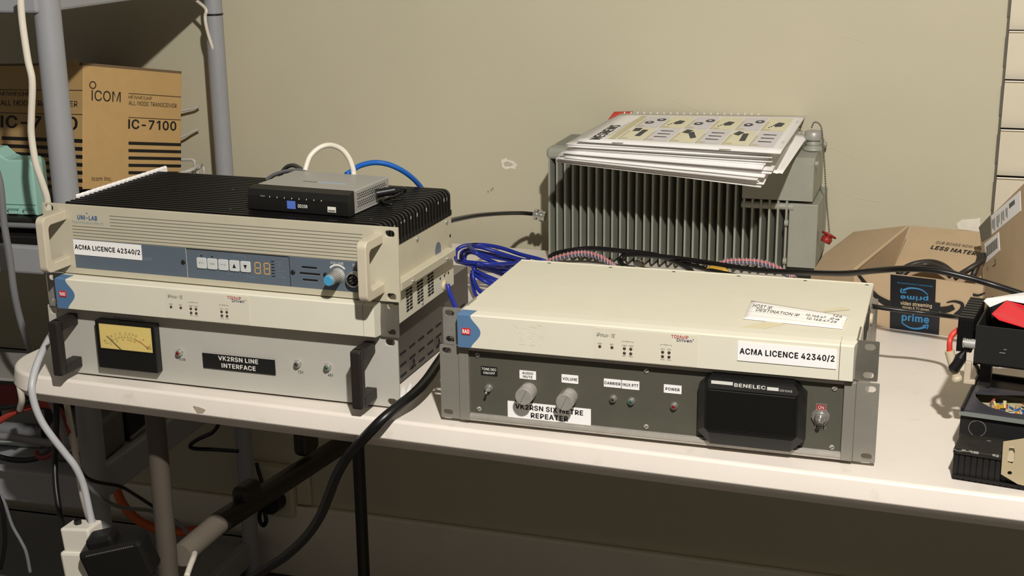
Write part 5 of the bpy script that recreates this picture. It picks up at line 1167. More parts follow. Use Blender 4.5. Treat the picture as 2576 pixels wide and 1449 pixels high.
# blue cable coil between the stacks
q = MB()
def zz(pts): return [pz(x, y, z) for x, y, z in pts]
strands = [
 [(1146, 640, .05), (1150, 628, .055), (1170, 618, .06), (1215, 616, .06), (1262, 624, .05), (1310, 640, .035), (1360, 653, .02), (1395, 668, .012)],
 [(1146, 640, .05), (1148, 655, .045), (1165, 658, .05), (1235, 664, .05), (1290, 662, .04), (1330, 652, .03)],
 [(1178, 618, .07), (1195, 634, .07), (1215, 648, .06), (1240, 658, .05), (1270, 672, .035), (1300, 690, .02)],
 [(1178, 620, .068), (1210, 622, .06), (1255, 636, .05), (1300, 650, .035), (1340, 660, .02), (1380, 672, .012)],
 [(1160, 650, .055), (1163, 634, .062), (1180, 629, .062), (1205, 634, .05), (1250, 644, .04), (1310, 656, .025), (1350, 668, .012)],
 [(1168, 654, .05), (1172, 640, .055), (1186, 635, .055), (1215, 642, .045), (1270, 652, .035), (1320, 664, .02)],
 [(1150, 658, .045), (1190, 668, .045), (1230, 675, .035), (1280, 684, .025), (1330, 690, .012)],
 [(1190, 662, .045), (1192, 676, .04), (1215, 690, .03), (1250, 705, .018), (1300, 725, .008)],
 [(1191, 668, .04), (1195, 690, .03), (1220, 708, .022), (1260, 726, .01), (1300, 745, .007)],
 [(1188, 680, .04), (1192, 705, .026), (1205, 730, .015), (1235, 750, .007), (1280, 765, .006)],
 [(1186, 690, .03), (1190, 720, .016), (1198, 745, .008), (1220, 765, .006)],
 [(1205, 672, .036), (1240, 682, .024), (1275, 695, .012), (1320, 712, .006)],
 [(1200, 690, .03), (1225, 700, .022), (1258, 716, .012), (1290, 732, .006)],
 [(1200, 664, .052), (1235, 668, .044), (1262, 672, .036), (1300, 668, .026), (1350, 670, .014)],
]
for s_ in strands: q.tube(zz(s_), .0031, BLUEC, 8, 6)
tag(q.build('cable_coil'), 'bundle of coiled dark blue network cable lying between the two rack stacks', 'cable')
cable('blue_drop_cable', [py_(1126, 716, .20), py_(1131, 735, .195), py_(1140, 758, .185), py_(1146, 775, .175), py_(1149, 795, .170), py_(1150, 830, .168)], 0.0031, BLUEC, 'single dark blue cable dropping beside the case vents of the left stack')

# heavy black mains cable running over the table edge
cable('mains_cable', [py_(1135, 862, .20), py_(1122, 885, .16), py_(1104, 912, .10), py_(1072, 958, .045), py_(1040, 992, .010), py_(1008, 1017, -.012), py_(965, 1053, -.034), py_(932, 1085, -.040), py_(896, 1124, -.030), py_(870, 1155, -.02), py_(845, 1200, 0.0), py_(826, 1250, .02), py_(803, 1303, .04), py_(770, 1350, .06), py_(722, 1396, .09), py_(665, 1434, .12), py_(600, 1475, .16)], 0.0063, RUBBER,
      'thick black mains cable running from between the stacks down over the table edge')
for quad, lb in (([(1006, 1004), (1012, 985), (1017, 980), (1021, 1000)], 'tiny white scrap beside the light grey panel edge, nearer the viewer'), ([(1024, 990), (1032, 972), (1037, 976), (1034, 992)], 'tiny white scrap just above the thick black mains cable, the rear one')):
    q = MB(); q.slab([pz(x, y, .005) for x, y in quad], .0045, mat('white_scrap', (250, 248, 246), .6))
    tag(q.build('paper_scrap'), lb, 'scrap', 'white scraps behind the mains cable')

# black cables crossing behind the right stack
cable('black_cable', [py_(1383, 646, .70), py_(1400, 637, .695), py_(1440, 629, .69), py_(1490, 625, .69), py_(1560, 631, .68), py_(1640, 640, .67), py_(1690, 655, .65), py_(1730, 675, .60), py_(1745, 690, .55)], 0.0040, RUBBER, 'black cable hugging the foot of the fins on the left', 'cable', 'black cables behind the right stack')
cable('black_cable', [py_(1575, 672, .66), py_(1562, 662, .67), py_(1562, 650, .68), py_(1580, 640, .68), py_(1640, 643, .66), py_(1720, 652, .64), py_(1800, 664, .61), py_(1900, 679, .58), py_(2010, 685, .55), py_(2120, 688, .44), py_(2200, 681, .37), py_(2270, 676, .33), py_(2350, 680, .315), py_(2430, 697, .31), py_(2500, 717, .31), py_(2576, 742, .30), py_(2660, 775, .29)], 0.0040, RUBBER, 'long black cable sweeping over the cardboard box to the right edge', 'cable', 'black cables behind the right stack')
cable('black_cable', [py_(1690, 655, .66), py_(1740, 668, .63), py_(1800, 683, .58), py_(1880, 700, .5)], 0.0036, RUBBER, 'short thin black cable sinking behind the rear edge of the right lid', 'cable', 'black cables behind the right stack')
a_ = py_(1789, 676, .595); b_ = py_(1822, 681, .59)
q = MB(); q.cyl(a_, b_, .0050, YTAPE, 16); q.cyl(b_, b_ + (b_-a_)*.3, .0050, YTAPE, 16, .002); q.cyl(a_, a_+(a_-b_)*.3, .0050, YTAPE, 16, .002)
tag(q.build('wire_joiner'), 'yellow wire joiner lying on the black cables behind the right lid', 'wire joiner')
def spiral(pts, label):
    t = MB(); P = [py_(x, y, Y) for x, y, Y in pts]
    sp = spline(P, 10)
    t.tube(sp, .0030, PINKC, 8, raw=True)
    o = t.build('wrapped_wires'); tag(o, label, 'cable', 'spiral wrapped wires')
    t = MB(); t.tube([p + Vector((0.0, -0.0034, -.0028)) for p in sp], .0026, mat('slate_wire', (86, 86, 100), .45), 8, raw=True); t.build('grey_wire', o)
    t = MB(); hel = []
    N = len(sp)*8
    for i in range(N):
        k = i/8; a = int(k); b = min(a+1, len(sp)-1); p = sp[a] + (sp[b]-sp[a])*(k-a)
        an = k*2*math.pi*0.42
        hel.append(p + Vector((0, .0050*math.cos(an)-.001, .0050*math.sin(an)-.0010)))
    t.tube(hel, .0009, SPIRAL, 5, raw=True); t.build('spiral_wrap', o)
spiral([(1372, 662, .66), (1400, 648, .66), (1440, 638, .66), (1475, 636, .66), (1510, 645, .65), (1540, 664, .64), (1552, 676, .63)], 'red and grey wires in clear spiral wrap humped below the fins on the left')
spiral([(1795, 668, .63), (1830, 657, .63), (1870, 655, .63), (1910, 658, .63), (1950, 670, .62), (1985, 690, .60), (2002, 702, .58)], 'red and grey wires in clear spiral wrap below the right end of the fins')
cable('black_lead', [py_(2165, 762, .275), py_(2200, 771, .265), py_(2260, 780, .262), py_(2330, 788, .265), py_(2400, 797, .25), py_(2425, 802, .20)], 0.0029, RUBBER, 'black lead stretched above the table from the right stack to the finned radio')

# ================================================================== CARDBOARD BOX behind on the right
F0 = pz(2215, 822, 0.0); F1 = pz(2360, 842, 0.0)
e = (F1-F0); e.z = 0; e.normalize(); fn = Vector((e.y, -e.x, 0))
FL = pp(2149, 681, F0, fn); FRt = pp(2474, 719, F0, fn)
cbx = thing('cardboard_box', 'opened brown cardboard parcel box with black sealing tape, full of black cable', 'cardboard box', (F0.x, F0.y, 0), 0)
BI = inv(cbx)
FB = basis(F0, e, (0, 0, 1))                       # u along the front, v up, w toward the viewer
def fuv(x, y):
    p = FB.inverted() @ pp(x, y, F0, fn); return (p.x, p.y)
q = MB()
bl = Vector((FL.x, FL.y, 0.0005)); br = Vector((FRt.x, FRt.y, 0.0005))
q.slab([bl, br, FRt, pp(2355, 703, F0, fn), pp(2243, 690, F0, fn), FL], 0.004, CARD)
front = q.build('front_panel', cbx, BI)
G = py_(2040, 690, 0.60); G2 = Vector((G.x, G.y, 0.0005))
K = py_(2251, 668, 0.64); KR = py_(2474, 702, 0.59)
q = MB(); q.slab([G2, bl + Vector((0, 0.001, 0)), FL + Vector((0, .001, 0)), G], 0.003, CARD); q.build('side_panel', cbx, BI)
q = MB(); q.slab([(K.x, K.y, 0.0005), (KR.x, KR.y, 0.0005), KR, K], 0.003, CARD); q.build('back_panel', cbx, BI)
q = MB(); q.slab([bl + Vector((0, .004, 0)), br + Vector((0, .004, 0)), (KR.x, KR.y, .0005), (K.x, K.y, .0005)], 0.0004, CARDE); q.build('bottom_panel', cbx, BI)
TR1 = py_(2287, 567, 0.655); an_ = (FL-G).cross(TR1-G); TR0 = pp(2147, 583, G, an_); TR2 = pp(2072, 640, G, an_)
q = MB(); q.slab([G, FL, TR1, TR0, TR2], 0.0016, CARD); q.build('flap', cbx, BI)
q = MB(); q.slab([FL + Vector((0, .002, 0)), K, TR1 + Vector((.001, 0, 0))], 0.003, CARD); q.build('fold_panel', cbx, BI)
C1_ = py_(2292, 567, 0.735); C2_ = pp(2468, 583, K, (KR-K).cross(C1_-K))
q = MB(); q.slab([K, KR, C2_, C1_], 0.003, CARD); bf = q.build('flap', cbx, BI)
cn_ = (KR-K).cross(C1_-K).normalized()
CBs = basis(K, KR-K, C1_-K)
def cuv(x, y):
    p = CBs.inverted() @ pp(x, y, K, cn_); return p
q = MB()
for tx, (xa, ya), (xb, yb), b_ in (('OUR BOXES NOW USE', (2355, 610), (2472, 625), 0.0), ('LESS MATERIAL', (2343, 622), (2487, 643), 0.035)):
    A_ = cuv(xa, ya); B_ = cuv(xb, yb); d_ = B_-A_; an = math.atan2(d_.y, d_.x)
    hgt = 0.0065 if b_ == 0 else 0.0098
    q.text(tx, d_.length/2, 0, d_.length, hgt, INK, CBs @ T(A_.x, A_.y, 0.0004) @ Matrix.Rotation(an, 4, 'Z'), b_, d=0.0002)
q.build('flap_print', bf)
# tape and print on the front panel
q = MB(); B = FB @ T(0, 0, 0.0012)
q.shape([[fuv(*p) for p in ((2241, 690), (2355, 703), (2353, 760), (2366, 762), (2362, 844), (2239, 826))]], 0.0008, TAPEB, B)
lw = lambda x, y: fuv(x, y)
def ftext(tx, x0, y0, x1, y1, h, m, bold=0.0, flip=False):
    a = Vector(fuv(x0, y0)); b = Vector(fuv(x1, y1)); d_ = b-a; an = math.atan2(d_.y, d_.x)
    M_ = B @ T(a.x, a.y, 0.0003) @ Matrix.Rotation(an, 4, 'Z')
    if flip: M_ = M_ @ T(d_.length, 0, 0) @ Matrix.Rotation(math.pi, 4, 'Z')
    q.text(tx, d_.length/2, 0, d_.length, h, m, M_, bold, d=0.0002)
ftext('video streaming', 2266, 762, 2345, 770, .0068, mat('cream_ink', (214, 192, 154), .6), 0.012)
ftext('movies & TV shows', 2271, 771, 2338, 779, .0042, mat('cream_ink', (214, 192, 154), .6))
ftext('prime', 2269, 798, 2338, 806, .0135, PRIMEB, 0.03)
ftext('prime', 2266, 746, 2336, 751, .0085, PRIMEB, 0.03, True)
ftext('amazon.com/prime', 2258, 710, 2347, 720, .0030, PRIMEB, 0.0, True)
def arcstroke(pts, w0, w1, m, head=None):
    P = [Vector((*fuv(*p), 0)) for p in pts]; sp = spline(P, 8); N = len(sp); L_ = []; R_ = []
    for i, p in enumerate(sp):
        t_ = (sp[min(i+1, N-1)] - sp[max(i-1, 0)]).normalized(); nn = Vector((-t_.y, t_.x, 0)); w_ = (w0 + (w1-w0)*i/(N-1))/2
        L_.append(p + nn*w_); R_.append(p - nn*w_)
    q.shape([[(p.x, p.y) for p in L_ + R_[::-1]]], 0.0002, m, B @ T(0, 0, 0.0004))
arcstroke([(2335, 741), (2318, 728), (2290, 724), (2272, 730)], .0012, .0030, PRIMEB); arcstroke([(2269, 725), (2267, 734), (2281, 735)], .0018, .0016, PRIMEB)
arcstroke([(2269, 811), (2288, 823), (2310, 826), (2330, 821)], .0014, .0034, PRIMEB); arcstroke([(2322, 819), (2335, 817), (2332, 827)], .0018, .0016, PRIMEB)
q.build('sealing_tape', front)
q = MB()
arcstroke([(2160, 690), (2199, 738), (2220, 755), (2241, 766)], .004, .011, INK)
q.build('carton_print', front)
q = MB()
arcstroke([(2366, 780), (2385, 777), (2400, 771)], .010, .007, INK)
arcstroke([(2382, 760), (2402, 757), (2421, 764), (2418, 780), (2405, 793)], .0012, .0075, INK)
q.build('carton_print', front)
q = MB(); arcstroke([(2448, 740), (2462, 742), (2479, 736)], .0035, .0020, INK); q.build('carton_print', front)
# second carton panel with the shipping label, leaning up at the right
a0 = py_(2475, 720, .585); 
S0, S1, S3 = py_(2477, 722, .56), py_(2640, 640, .40), py_(2464, 572, .60)
S2 = pp(2640, 398, S0, (S1-S0).cross(S3-S0))
car = thing('shipping_carton', 'brown cardboard carton at the right edge with a white shipping label and barcode sticker', 'cardboard box', (S0.x, S0.y, 0), 0)
SI = inv(car)
q = MB(); q.slab([S0, S1, S2, S3], 0.004, CARD); sp_ = q.build('label_panel', car, SI)
sn = (S1-S0).cross(S3-S0).normalized()
SBs = basis(S0, S1-S0, S3-S0)
def suv(x, y):
    p = SBs.inverted() @ pp(x, y, S0, sn); return (p.x, p.y)
q = MB(); B2 = SBs @ T(0, 0, .0006)
q.shape([[suv(*p) for p in ((2494, 543), (2567, 480), (2569, 530), (2496, 590))]], .0005, WHITE, B2)
q.shape([[suv(*p) for p in ((2463, 572), (2492, 541), (2494, 593), (2471, 608))]], .0004, mat('grey_tape', (120, 116, 104), .5), B2)
B3 = B2 @ T(0, 0, .0003)
for k in range(14):
    t_ = k/14; x = 2497 + 40*t_; y = 556 - 34*t_
    if k % 4 != 3: q.shape([[suv(x, y-2), suv(x+1.3, y-3.2), suv(x+1.8, y+18+(k % 3)*5), suv(x+.5, y+19+(k % 3)*5)]], .0001, INKG, B3)
for k in range(9): q.shape([[suv(2540+1.6*k, 513-1.35*k), suv(2540.9+1.6*k, 512.3-1.35*k), suv(2541.3+1.6*k, 524-1.35*k), suv(2540.4+1.6*k, 525-1.35*k)]], .0001, INK, B3)
q.build('shipping_label', sp_)
q = MB()
q.shape([[suv(*p) for p in ((2477, 613), (2513, 584), (2516, 630), (2481, 662))]], .0005, WHITE, B2)
for k in range(18):
    t_ = k/18; x = 2482 + 28*t_; y = 621 - 23*t_
    q.shape([[suv(x, y), suv(x+.5+.5*(k % 3), y-.8), suv(x+1.2+.5*(k % 3), y+25), suv(x+.7, y+26)]], .0001, INKG, B3)
q.build('barcode_sticker', sp_)
q = MB()
for pts in ([(2484, 680), (2486, 672)], [(2499, 670), (2506, 664), (2504, 650)]):
    for a, b in zip(pts, pts[1:]):
        ua = Vector((*suv(*a), 0)); ub = Vector((*suv(*b), 0)); d_ = (ub-ua).normalized(); nn = Vector((-d_.y, d_.x, 0))*.0005
        q.shape([[(p.x, p.y) for p in (ua+nn, ub+nn, ub-nn, ua-nn)]], .0001, INK, B3)
q.build('carton_print', sp_)
q = MB()
D0 = py_(2640, 800, .40); D3 = py_(2477, 800, .56)
D0.z = max(D0.z, 0.001); D3.z = max(D3.z, .001)
q.slab([(S0.x, S0.y, .001), (S1.x, S1.y, .001), S1, S0], .004, CARD); q.build('side_panel', car, SI)
# black cables inside the box
q = MB()
for pts in ([(2262, 690, .56), (2270, 678, .57), (2300, 664, .58), (2340, 659, .58), (2372, 668, .57), (2400, 690, .56)],
            [(2268, 694, .555), (2290, 676, .56), (2330, 665, .57), (2370, 676, .56), (2392, 695, .55)],
            [(2254, 686, .57), (2300, 672, .575), (2350, 670, .575), (2410, 692, .55)],
            [(2400, 700, .55), (2440, 676, .55), (2470, 656, .56), (2476, 640, .57)],
            [(2440, 706, .55), (2452, 684, .55), (2468, 640, .57)]):
    q.tube([py_(*p) for p in pts], .0042, mat('dark_brown_cable', (44, 38, 32), .45))
tag(q.build('cable_bundle'), 'dark cable bundle stuffed in the opened cardboard box', 'cable')

# ================================================================== RADIO PARTS at the right end of the table
YW = math.radians(-8)
blk = thing('heat_sink_block', 'low black finned metal block at the front right corner of the table', 'heat sink', (0.5641, -0.0127, 0), YW)
q = MB()
q.box(0, 0.004, 0.003, 0.16, 0.046, 0.0335, BLACKF, .001)
q.box(0.002, 0.0, 0.003, 0.158, 0.006, 0.006, BLACKF)
q.box(0, 0, 0.0295, 0.16, 0.048, 0.0345, mat('worn_black_metal', (52, 48, 44), .4, metal=.4, var=.2, scale=80), .0008)
b0 = q.build('block_body', blk)
q = MB()
for k in range(27): q.box(0.0005+.006*k, 0.0026, 0.0005, 0.0052+.006*k, 0.008, 0.0285, BLACKM)
q.build('block_fins', blk)
q = MB(); rnd = random.Random(5)
for k in range(16):
    x = rnd.choice([rnd.uniform(0, .02), rnd.uniform(0.0, .07)]); q.box(x, -0.0004, .0335+rnd.uniform(-.001, .0007), x+rnd.uniform(.001, .006), .0008, .0349, SILV)
for x, y in ((.028, .036), (.05, .02), (.072, .008)): q.box(x, y, .0345, x+.004, y+.0006, .0348, SILV)
q.build('bare_metal_nick', blk)
brk = thing('steel_bracket', 'bent beige steel bracket with a slot and a hole at the right edge', 'bracket', (0.62, -0.026, 0), YW)
q = MB()
def kuv(x, y, Y=-0.026):
    p = py_(x, y, Y); return (p.x, p.z)
q.shape([[kuv(*p) for p in ((2524, 1112), (2576, 1104), (2650, 1100), (2650, 1240), (2560, 1218), (2518, 1193))], [kuv(*p) for p in ((2539, 1125), (2550, 1121), (2553, 1135), (2552, 1158), (2546, 1167), (2536, 1164), (2533, 1152), (2537, 1140))],
         [kuv(2540+6*math.cos(a), 1190+5*math.sin(a)) for a in [i*math.pi/6 for i in range(12)]]], .0016, mat('beige_bracket', (186, 170, 138), .5), T(0, -0.026, 0) @ FR)
q.build('bracket_plate', brk, inv(brk))
q = MB(); pk = py_(2543, 1148, -.022)
q.cyl(pk + Vector((0, -.002, 0)), pk + Vector((0, .02, 0)), .0052, CREAM, 16); q.build('bracket_screw', brk, inv(brk))

ch = thing('radio_chassis', 'open black radio chassis showing its circuit board behind the low finned block', 'radio chassis', (0.569, 0.052, 0), YW)
q = MB()
q.box(0.0, 0.004, 0.0, 0.20, 0.006, 0.046, BLACKM); q.box(0, 0.006, 0, 0.003, 0.125, 0.052, BLACKM); q.box(0, .125, 0, .20, .128, .052, BLACKM); q.box(0, .004, 0, .2, .128, .003, BLACKM)
B = T(0.018, 0.004, 0.034) @ FR
q.lathe([(0.0092, 0), (0.0092, .0006), (.0084, .0006), (.0084, 0)], INKG, B, 28, cap0=False, cap1=False); q.shape([circ(0, 0, .0084, 28)], .0003, HOLE, B @ T(0, 0, .0003))
q.build('case', ch)
q = MB()
fo = [(0.001, 0.0), (0.20, 0.0), (0.20, 0.118), (0.006, 0.118), (0.001, 0.09)]
ho = [(.006, .060), (.009, .046), (.016, .031), (.028, .018), (.048, .010), (.185, .012), (.185, .078), (.07, .080), (.046, .074), (.028, .066)]
q.shape([fo, ho], .0025, mat('slate_frame', (62, 61, 68), .35), T(0, 0, .0545))
q.box(.0, -.0014, .048, .20, 0.0004, .0525, mat('pale_edge', (122, 127, 122), .4))
q.box(.0, -.001, .048, .0035, .118, .0575, BLACKP, .001); q.box(.0, .114, .05, .2, .119, .059, BLACKP, .001)
q.build('frame_cover', ch)
q = MB(); q.box(.004, .008, .036, .195, .124, .0375, PCB)
pcb = q.build('circuit_board', ch)
q = MB(); rnd = random.Random(8)
cols = [CREAM, YTAPE, mat('resistor_red', (150, 60, 50), .4), mat('cap_blue', (50, 96, 160), .4), BLACKP, GALV, mat('cap_cream', (226, 208, 150), .5), mat('resistor_tan', (196, 160, 120), .5)]
for k in range(110):
    x = rnd.uniform(.020, .105); y = rnd.uniform(.010, .070); c_ = rnd.choice(cols)
    if k % 3 == 0: q.cyl((x, y, .0375), (x, y, .0375+rnd.uniform(.004, .010)), rnd.uniform(.0012, .003), c_, 10)
    elif k % 3 == 1:
        a = rnd.uniform(0, 3.1); q.cyl((x, y, .041+rnd.uniform(0, .006)), (x+.006*math.cos(a), y+.006*math.sin(a), .041+rnd.uniform(0, .006)), .0013, c_, 8)
    else: q.box(x, y, .0375, x+rnd.uniform(.002, .006), y+rnd.uniform(.002, .005), .0375+rnd.uniform(.003, .009), c_)
q.box(.085, .046, .0375, .105, .066, .052, BLACKP, .001); q.box(.074, .018, .0375, .084, .027, .049, mat('cap_cream', (226, 208, 150), .5))
for k in range(3): q.cyl((.026, .03+.009*k, .0375), (.026, .03+.009*k, .050), .0011, CHROME, 8)
q.build('board_component', pcb)['kind'] = 'stuff'
# finned radio on top
rd = thing('finned_radio', 'black box with ribbed side fins propped above the open radio chassis', 'radio', (0.5785, 0.095, 0.0585), YW)
ZB = 0.0335
q = MB()
q.box(0, 0, ZB, .20, .002, ZB+.0435, BLACKM); q.box(0, 0.002, ZB, .002, .12, ZB+.0435, BLACKM); q.box(0, .118, ZB, .2, .12, ZB+.0435, BLACKM); q.box(0, 0, ZB, .2, .12, ZB+.002, BLACKM)
q.box(0.05, .004, ZB+.02, .2, .118, ZB+.03, BLACKP)
q.box(.026, -.0003, ZB+.016, .032, .0002, ZB+.0166, SILV); q.box(.03, -.0003, ZB+.020, .033, .0002, ZB+.0206, SILV)
for x, y in ((0.004, .03), (.17, .03), (.004, .1), (.17, .1)): q.box(x, y, 0, x+.012, y+.012, ZB, BLACKM)
q.build('case', rd)
q = MB()
q.box(-.018, .002, ZB+.012, -.0035, .088, ZB+.046, BLACKF)
for k in range(9): q.box(-.0192, .003+.0098*k, ZB+.011, -.003, .0085+.0098*k, ZB+.050, BLACKF, .0006, 1)
for k in range(7): q.box(-.0185+.0023*k, -.0006, ZB+.012, -.0175+.0023*k, .004, ZB+.048, BLACKF)
q.build('side_fins', rd)
q = MB(); q.cyl((-.010, .001, ZB+.022), (.001, .001, ZB+.022), .0052, SILV, 20); q.cyl((-.010, .001, ZB+.022), (-.012, .001, ZB+.022), .006, GALV, 20); q.build('side_socket', rd)
q = MB(); q.box(-.009, .004, 0.012, -.002, .010, ZB, mat('pale_clip', (196, 182, 160), .5), .001); q.box(-.009, .004, .008, .003, .010, .013, mat('pale_clip', (196, 182, 160), .5), .001); q.build('plastic_clip', rd)
# red and white card lying on the radio
rc = thing('product_card', 'torn red and white product packaging card lying on the finned radio', 'packaging', (0.60, 0.13, 0.137))
RI = inv(rc)
q = MB()
q.slab([py_(x, y, Y) for x, y, Y in ((2494, 790, .115), (2530, 757, .15), (2610, 778, .17), (2660, 845, .12), (2572, 824, .11), (2513, 806, .11))], .0008, REDCARD)
q.build('red_panel', rc, RI)
q = MB(); q.slab([py_(x, y, Y) for x, y, Y in ((2474, 757, .15), (2481, 751, .155), (2576, 736, .2), (2680, 735, .2), (2640, 775, .16), (2531, 756, .155), (2490, 773, .13))], .0008, WHITE)
q.build('white_panel', rc, RI)
q = MB()
P_ = [py_(x, y, Y) + Vector((0, -.0004, .0006)) for x, y, Y in ((2546, 795, .1345), (2566, 798, .135), (2600, 812, .135), (2600, 830, .12), (2566, 816, .12), (2556, 806, .125))]
q.slab(P_, .0003, BLACKM)
q.build('hang_hole', rc, RI)
q = MB()
a_ = py_(2548, 765, .158); b_ = py_(2590, 776, .162); d_ = b_-a_
q.text('J HOOK', .03, .0, .034, .006, WHITE, basis(a_, d_, (0, .3, 1)) @ T(0, 0, .0008), 0.02, d=.0003)
q.build('card_print', rc, RI)
# in line fuse holder hanging on a red wire
fh = thing('fuse_holder', 'cream in-line fuse holder with a black sleeve hanging from a red wire', 'fuse holder', tuple(py_(2398, 915, .10)))
FI = Matrix.Translation(fh.location).inverted()
q = MB(); p0 = py_(2388, 882, .10); p1 = py_(2407, 952, .10); d_ = (p1-p0)
q.cyl(p0, p0 + d_*.97, .0052, CREAM, 18, .0050); q.lathe([(.0046, 0), (.0058, .0015), (.0058, .005), (.005, .006)], CREAM, basis(p0 + d_*.9, Vector((0, -1, 0)).cross(d_), d_.cross(Vector((0, -1, 0)).cross(d_))), 18)
q.build('fuse_body', fh, FI)
q = MB(); q.tube([p0 + d_*.06, py_(2389, 862, .10), py_(2394, 845, .105), py_(2407, 832, .11), py_(2420, 826, .12)], .0031, REDC); q.build('red_wire', fh, FI)
q = MB(); w0 = py_(2427, 884, .10); w1 = py_(2398, 930, .096)
q.cyl(w0, w0 + (w1-w0)*.35, .0022, RUBBER, 12, .0065); q.cyl(w0 + (w1-w0)*.35, w1, .0065, RUBBER, 16, .0060); q.cyl(w1, w1 + (w1-w0)*.12, .0060, RUBBER, 16, .0035); q.build('black_sleeve', fh, FI)
q = MB(); q.tube([w0, py_(2431, 872, .102), py_(2428, 860, .108)], .0018, RUBBER); q.tube([py_(2452, 915, .11), py_(2458, 925, .115), py_(2460, 935, .12)], .0022, RUBBER); q.build('black_wire', fh, FI)

# ================================================================== SHELVING at the left
SR = math.radians(6.4)
sh = thing('shelving_unit', 'grey plastic shelving unit with round posts at the left', 'shelving', (-0.7035, 0.30, FZ), math.radians(2.6))
Z0 = -FZ
for i, (x, y, r_) in enumerate(((0, 0, .0190), (0, .503, .0158), (-.80, 0, .0190), (-.80, .503, .0158))):
    q = MB(); q.cyl((x, y, 0), (x, y, 2.0), r_, SHELF, 28); q.build('post', sh)
def shelf(z0, z1, deck, name='shelf_board'):
    q = MB()
    q.box(-.86, -.022, z0+Z0, -.012, .535, deck+Z0, SHELF, .003)
    q.box(-.86, -.024, z0+Z0, .0, -.010, z1+Z0, SHELF, .004); q.box(-.86, .523, z0+Z0, .0, .537, deck+Z0, SHELF, .002)
    q.box(-.012, -.014, z0+Z0, .004, .53, z1+Z0, SHELF, .004)
    return q.build(name, sh)
shelf(0.4325, 0.50, 0.455); shelf(0.0480, 0.091, 0.0562); shelf(-0.330, -0.276, -0.282); shelf(-.68, -.63, -.64)
q = MB()
# radio carton
from mathutils import Quaternion
BR = Matrix(((0.2771, 0.9451, -0.1731), (-0.9608, 0.2706, -0.0607), (-0.0105, 0.1831, 0.983))).transposed()
cr = Matrix(((0.2771, -0.9608, -0.0105), (0.9451, 0.2706, 0.1831), (-0.1731, -0.0607, 0.983))).to_4x4()
P0b = Vector((-0.8751, 0.6164, 0.3205))
rbx = thing('radio_carton', 'golden brown radio transceiver carton standing tilted on the middle shelf', 'cardboard box', (P0b.x, P0b.y, 0.065))
BXI = Matrix.Translation(rbx.location).inverted()
BM_ = BXI @ Matrix.Translation(P0b) @ cr       # local: x along the right face, y along the left face, z up, origin at the near top corner
hB, wB, lB = .2137, .2209, .245
q = MB(); q.box(0, 0, -hB, wB, lB, -0.003, CARD2, .0012, M=BM_); q.build('carton_body', rbx)
q = MB(); q.box(-.0005, -.0003, -.004, wB, lB*.5, .0006, CARDE, M=BM_); q.box(.0, lB*.5, -.004, wB, lB, .0, CARDE, M=BM_)
q.slab([BM_ @ Vector(p) for p in ((0, .008, -.004), (0, .050, -.004), (0, .050, -.002), (0, .028, .004), (0, .024, .007), (0, .017, .007), (0, .017, .001), (0, .008, .001))], .002, CARD2)
q.build('carton_flap', rbx)
fR = BM_ @ Matrix(((1, 0, 0, 0), (0, 0, -1, -.0004), (0, 1, 0, 0), (0, 0, 0, 1)))             # right face: u=x, v=z
fL = BM_ @ Matrix(((0, 0, -1, -.0004), (-1, 0, 0, 0), (0, 1, 0, 0), (0, 0, 0, 1)))            # left face: u=-y
fRW = Matrix.Translation(P0b) @ cr @ Matrix(((1, 0, 0, 0), (0, 0, -1, 0), (0, 1, 0, 0), (0, 0, 0, 1)))
fLW = Matrix.Translation(P0b) @ cr @ Matrix(((0, 0, -1, 0), (-1, 0, 0, 0), (0, 1, 0, 0), (0, 0, 0, 1)))
def on(Fm, x, y):
    o_ = Fm.translation; n_ = Fm.to_3x3() @ Vector((0, 0, 1)); p = Fm.inverted() @ pp(x, y, o_, n_); return p.x, p.y
def ctext(q, Fl, Fw, tx, x0, x1, yc, h, m, bold=0.0, al='C'):
    u0, v0 = on(Fw, x0, yc[0]); u1, v1 = on(Fw, x1, yc[1])
    q.text(tx, (u0+u1)/2, (v0+v1)/2, abs(u1-u0), h, m, Fl, bold, d=.0003)
def cbar(q, Fl, Fw, x0, y0, x1, y1, h, m):
    u0, v0 = on(Fw, x0, y0); u1, v1 = on(Fw, x1, y1); v = (v0+v1)/2
    q.box(u0, v-h/2, 0, u1, v+h/2, .0003, m, M=Fl)
q = MB()
ctext(q, fR, fRW, 'ICOM', 230, 303, (241, 243), .0180, INK, 0.0)
u, v = on(fRW, 233, 214); q.shape([circ(u, v, .0072, 24, .0066), circ(u, v, .0055, 24, .0049)], .0003, INK, fR @ T(0, 0, .0003))
ctext(q, fR, fRW, 'HF/VHF/UHF', 323, 382, (245, 248), .0070, INK); ctext(q, fR, fRW, 'ALL MODE TRANSCEIVER', 323, 444, (260, 265), .0074, INK)
ctext(q, fR, fRW, 'IC-7100', 322, 443, (313, 316), .0172, INK, 0.02)
ctext(q, fR, fRW, 'Icom Inc.', 231, 281, (449, 450), .0072, INK)
cbar(q, fR, fRW, 323, 235, 455, 244, .0010, INK); cbar(q, fR, fRW, 323, 295, 455, 302, .0010, INK)
for k in range(8): cbar(q, fR, fRW, 323, 360+18.4*k, 455, 364+18.0*k, .0054, INK)
q.build('right_print', rbx)
q = MB()
ctext(q, fL, fLW, 'HF/VHF/UHF', 0, 74, (236, 237), .0088, INK); ctext(q, fL, fLW, 'ALL MODE TRANSCEIVER', 2, 196, (259, 261), .0098, INK)
ctext(q, fL, fLW, 'IC-7100', 2, 196, (307, 309), .0225, INK, 0.02)
cbar(q, fL, fLW, -20, 226, 208, 227, .0010, INK); cbar(q, fL, fLW, 0, 284, 208, 288, .0010, INK)
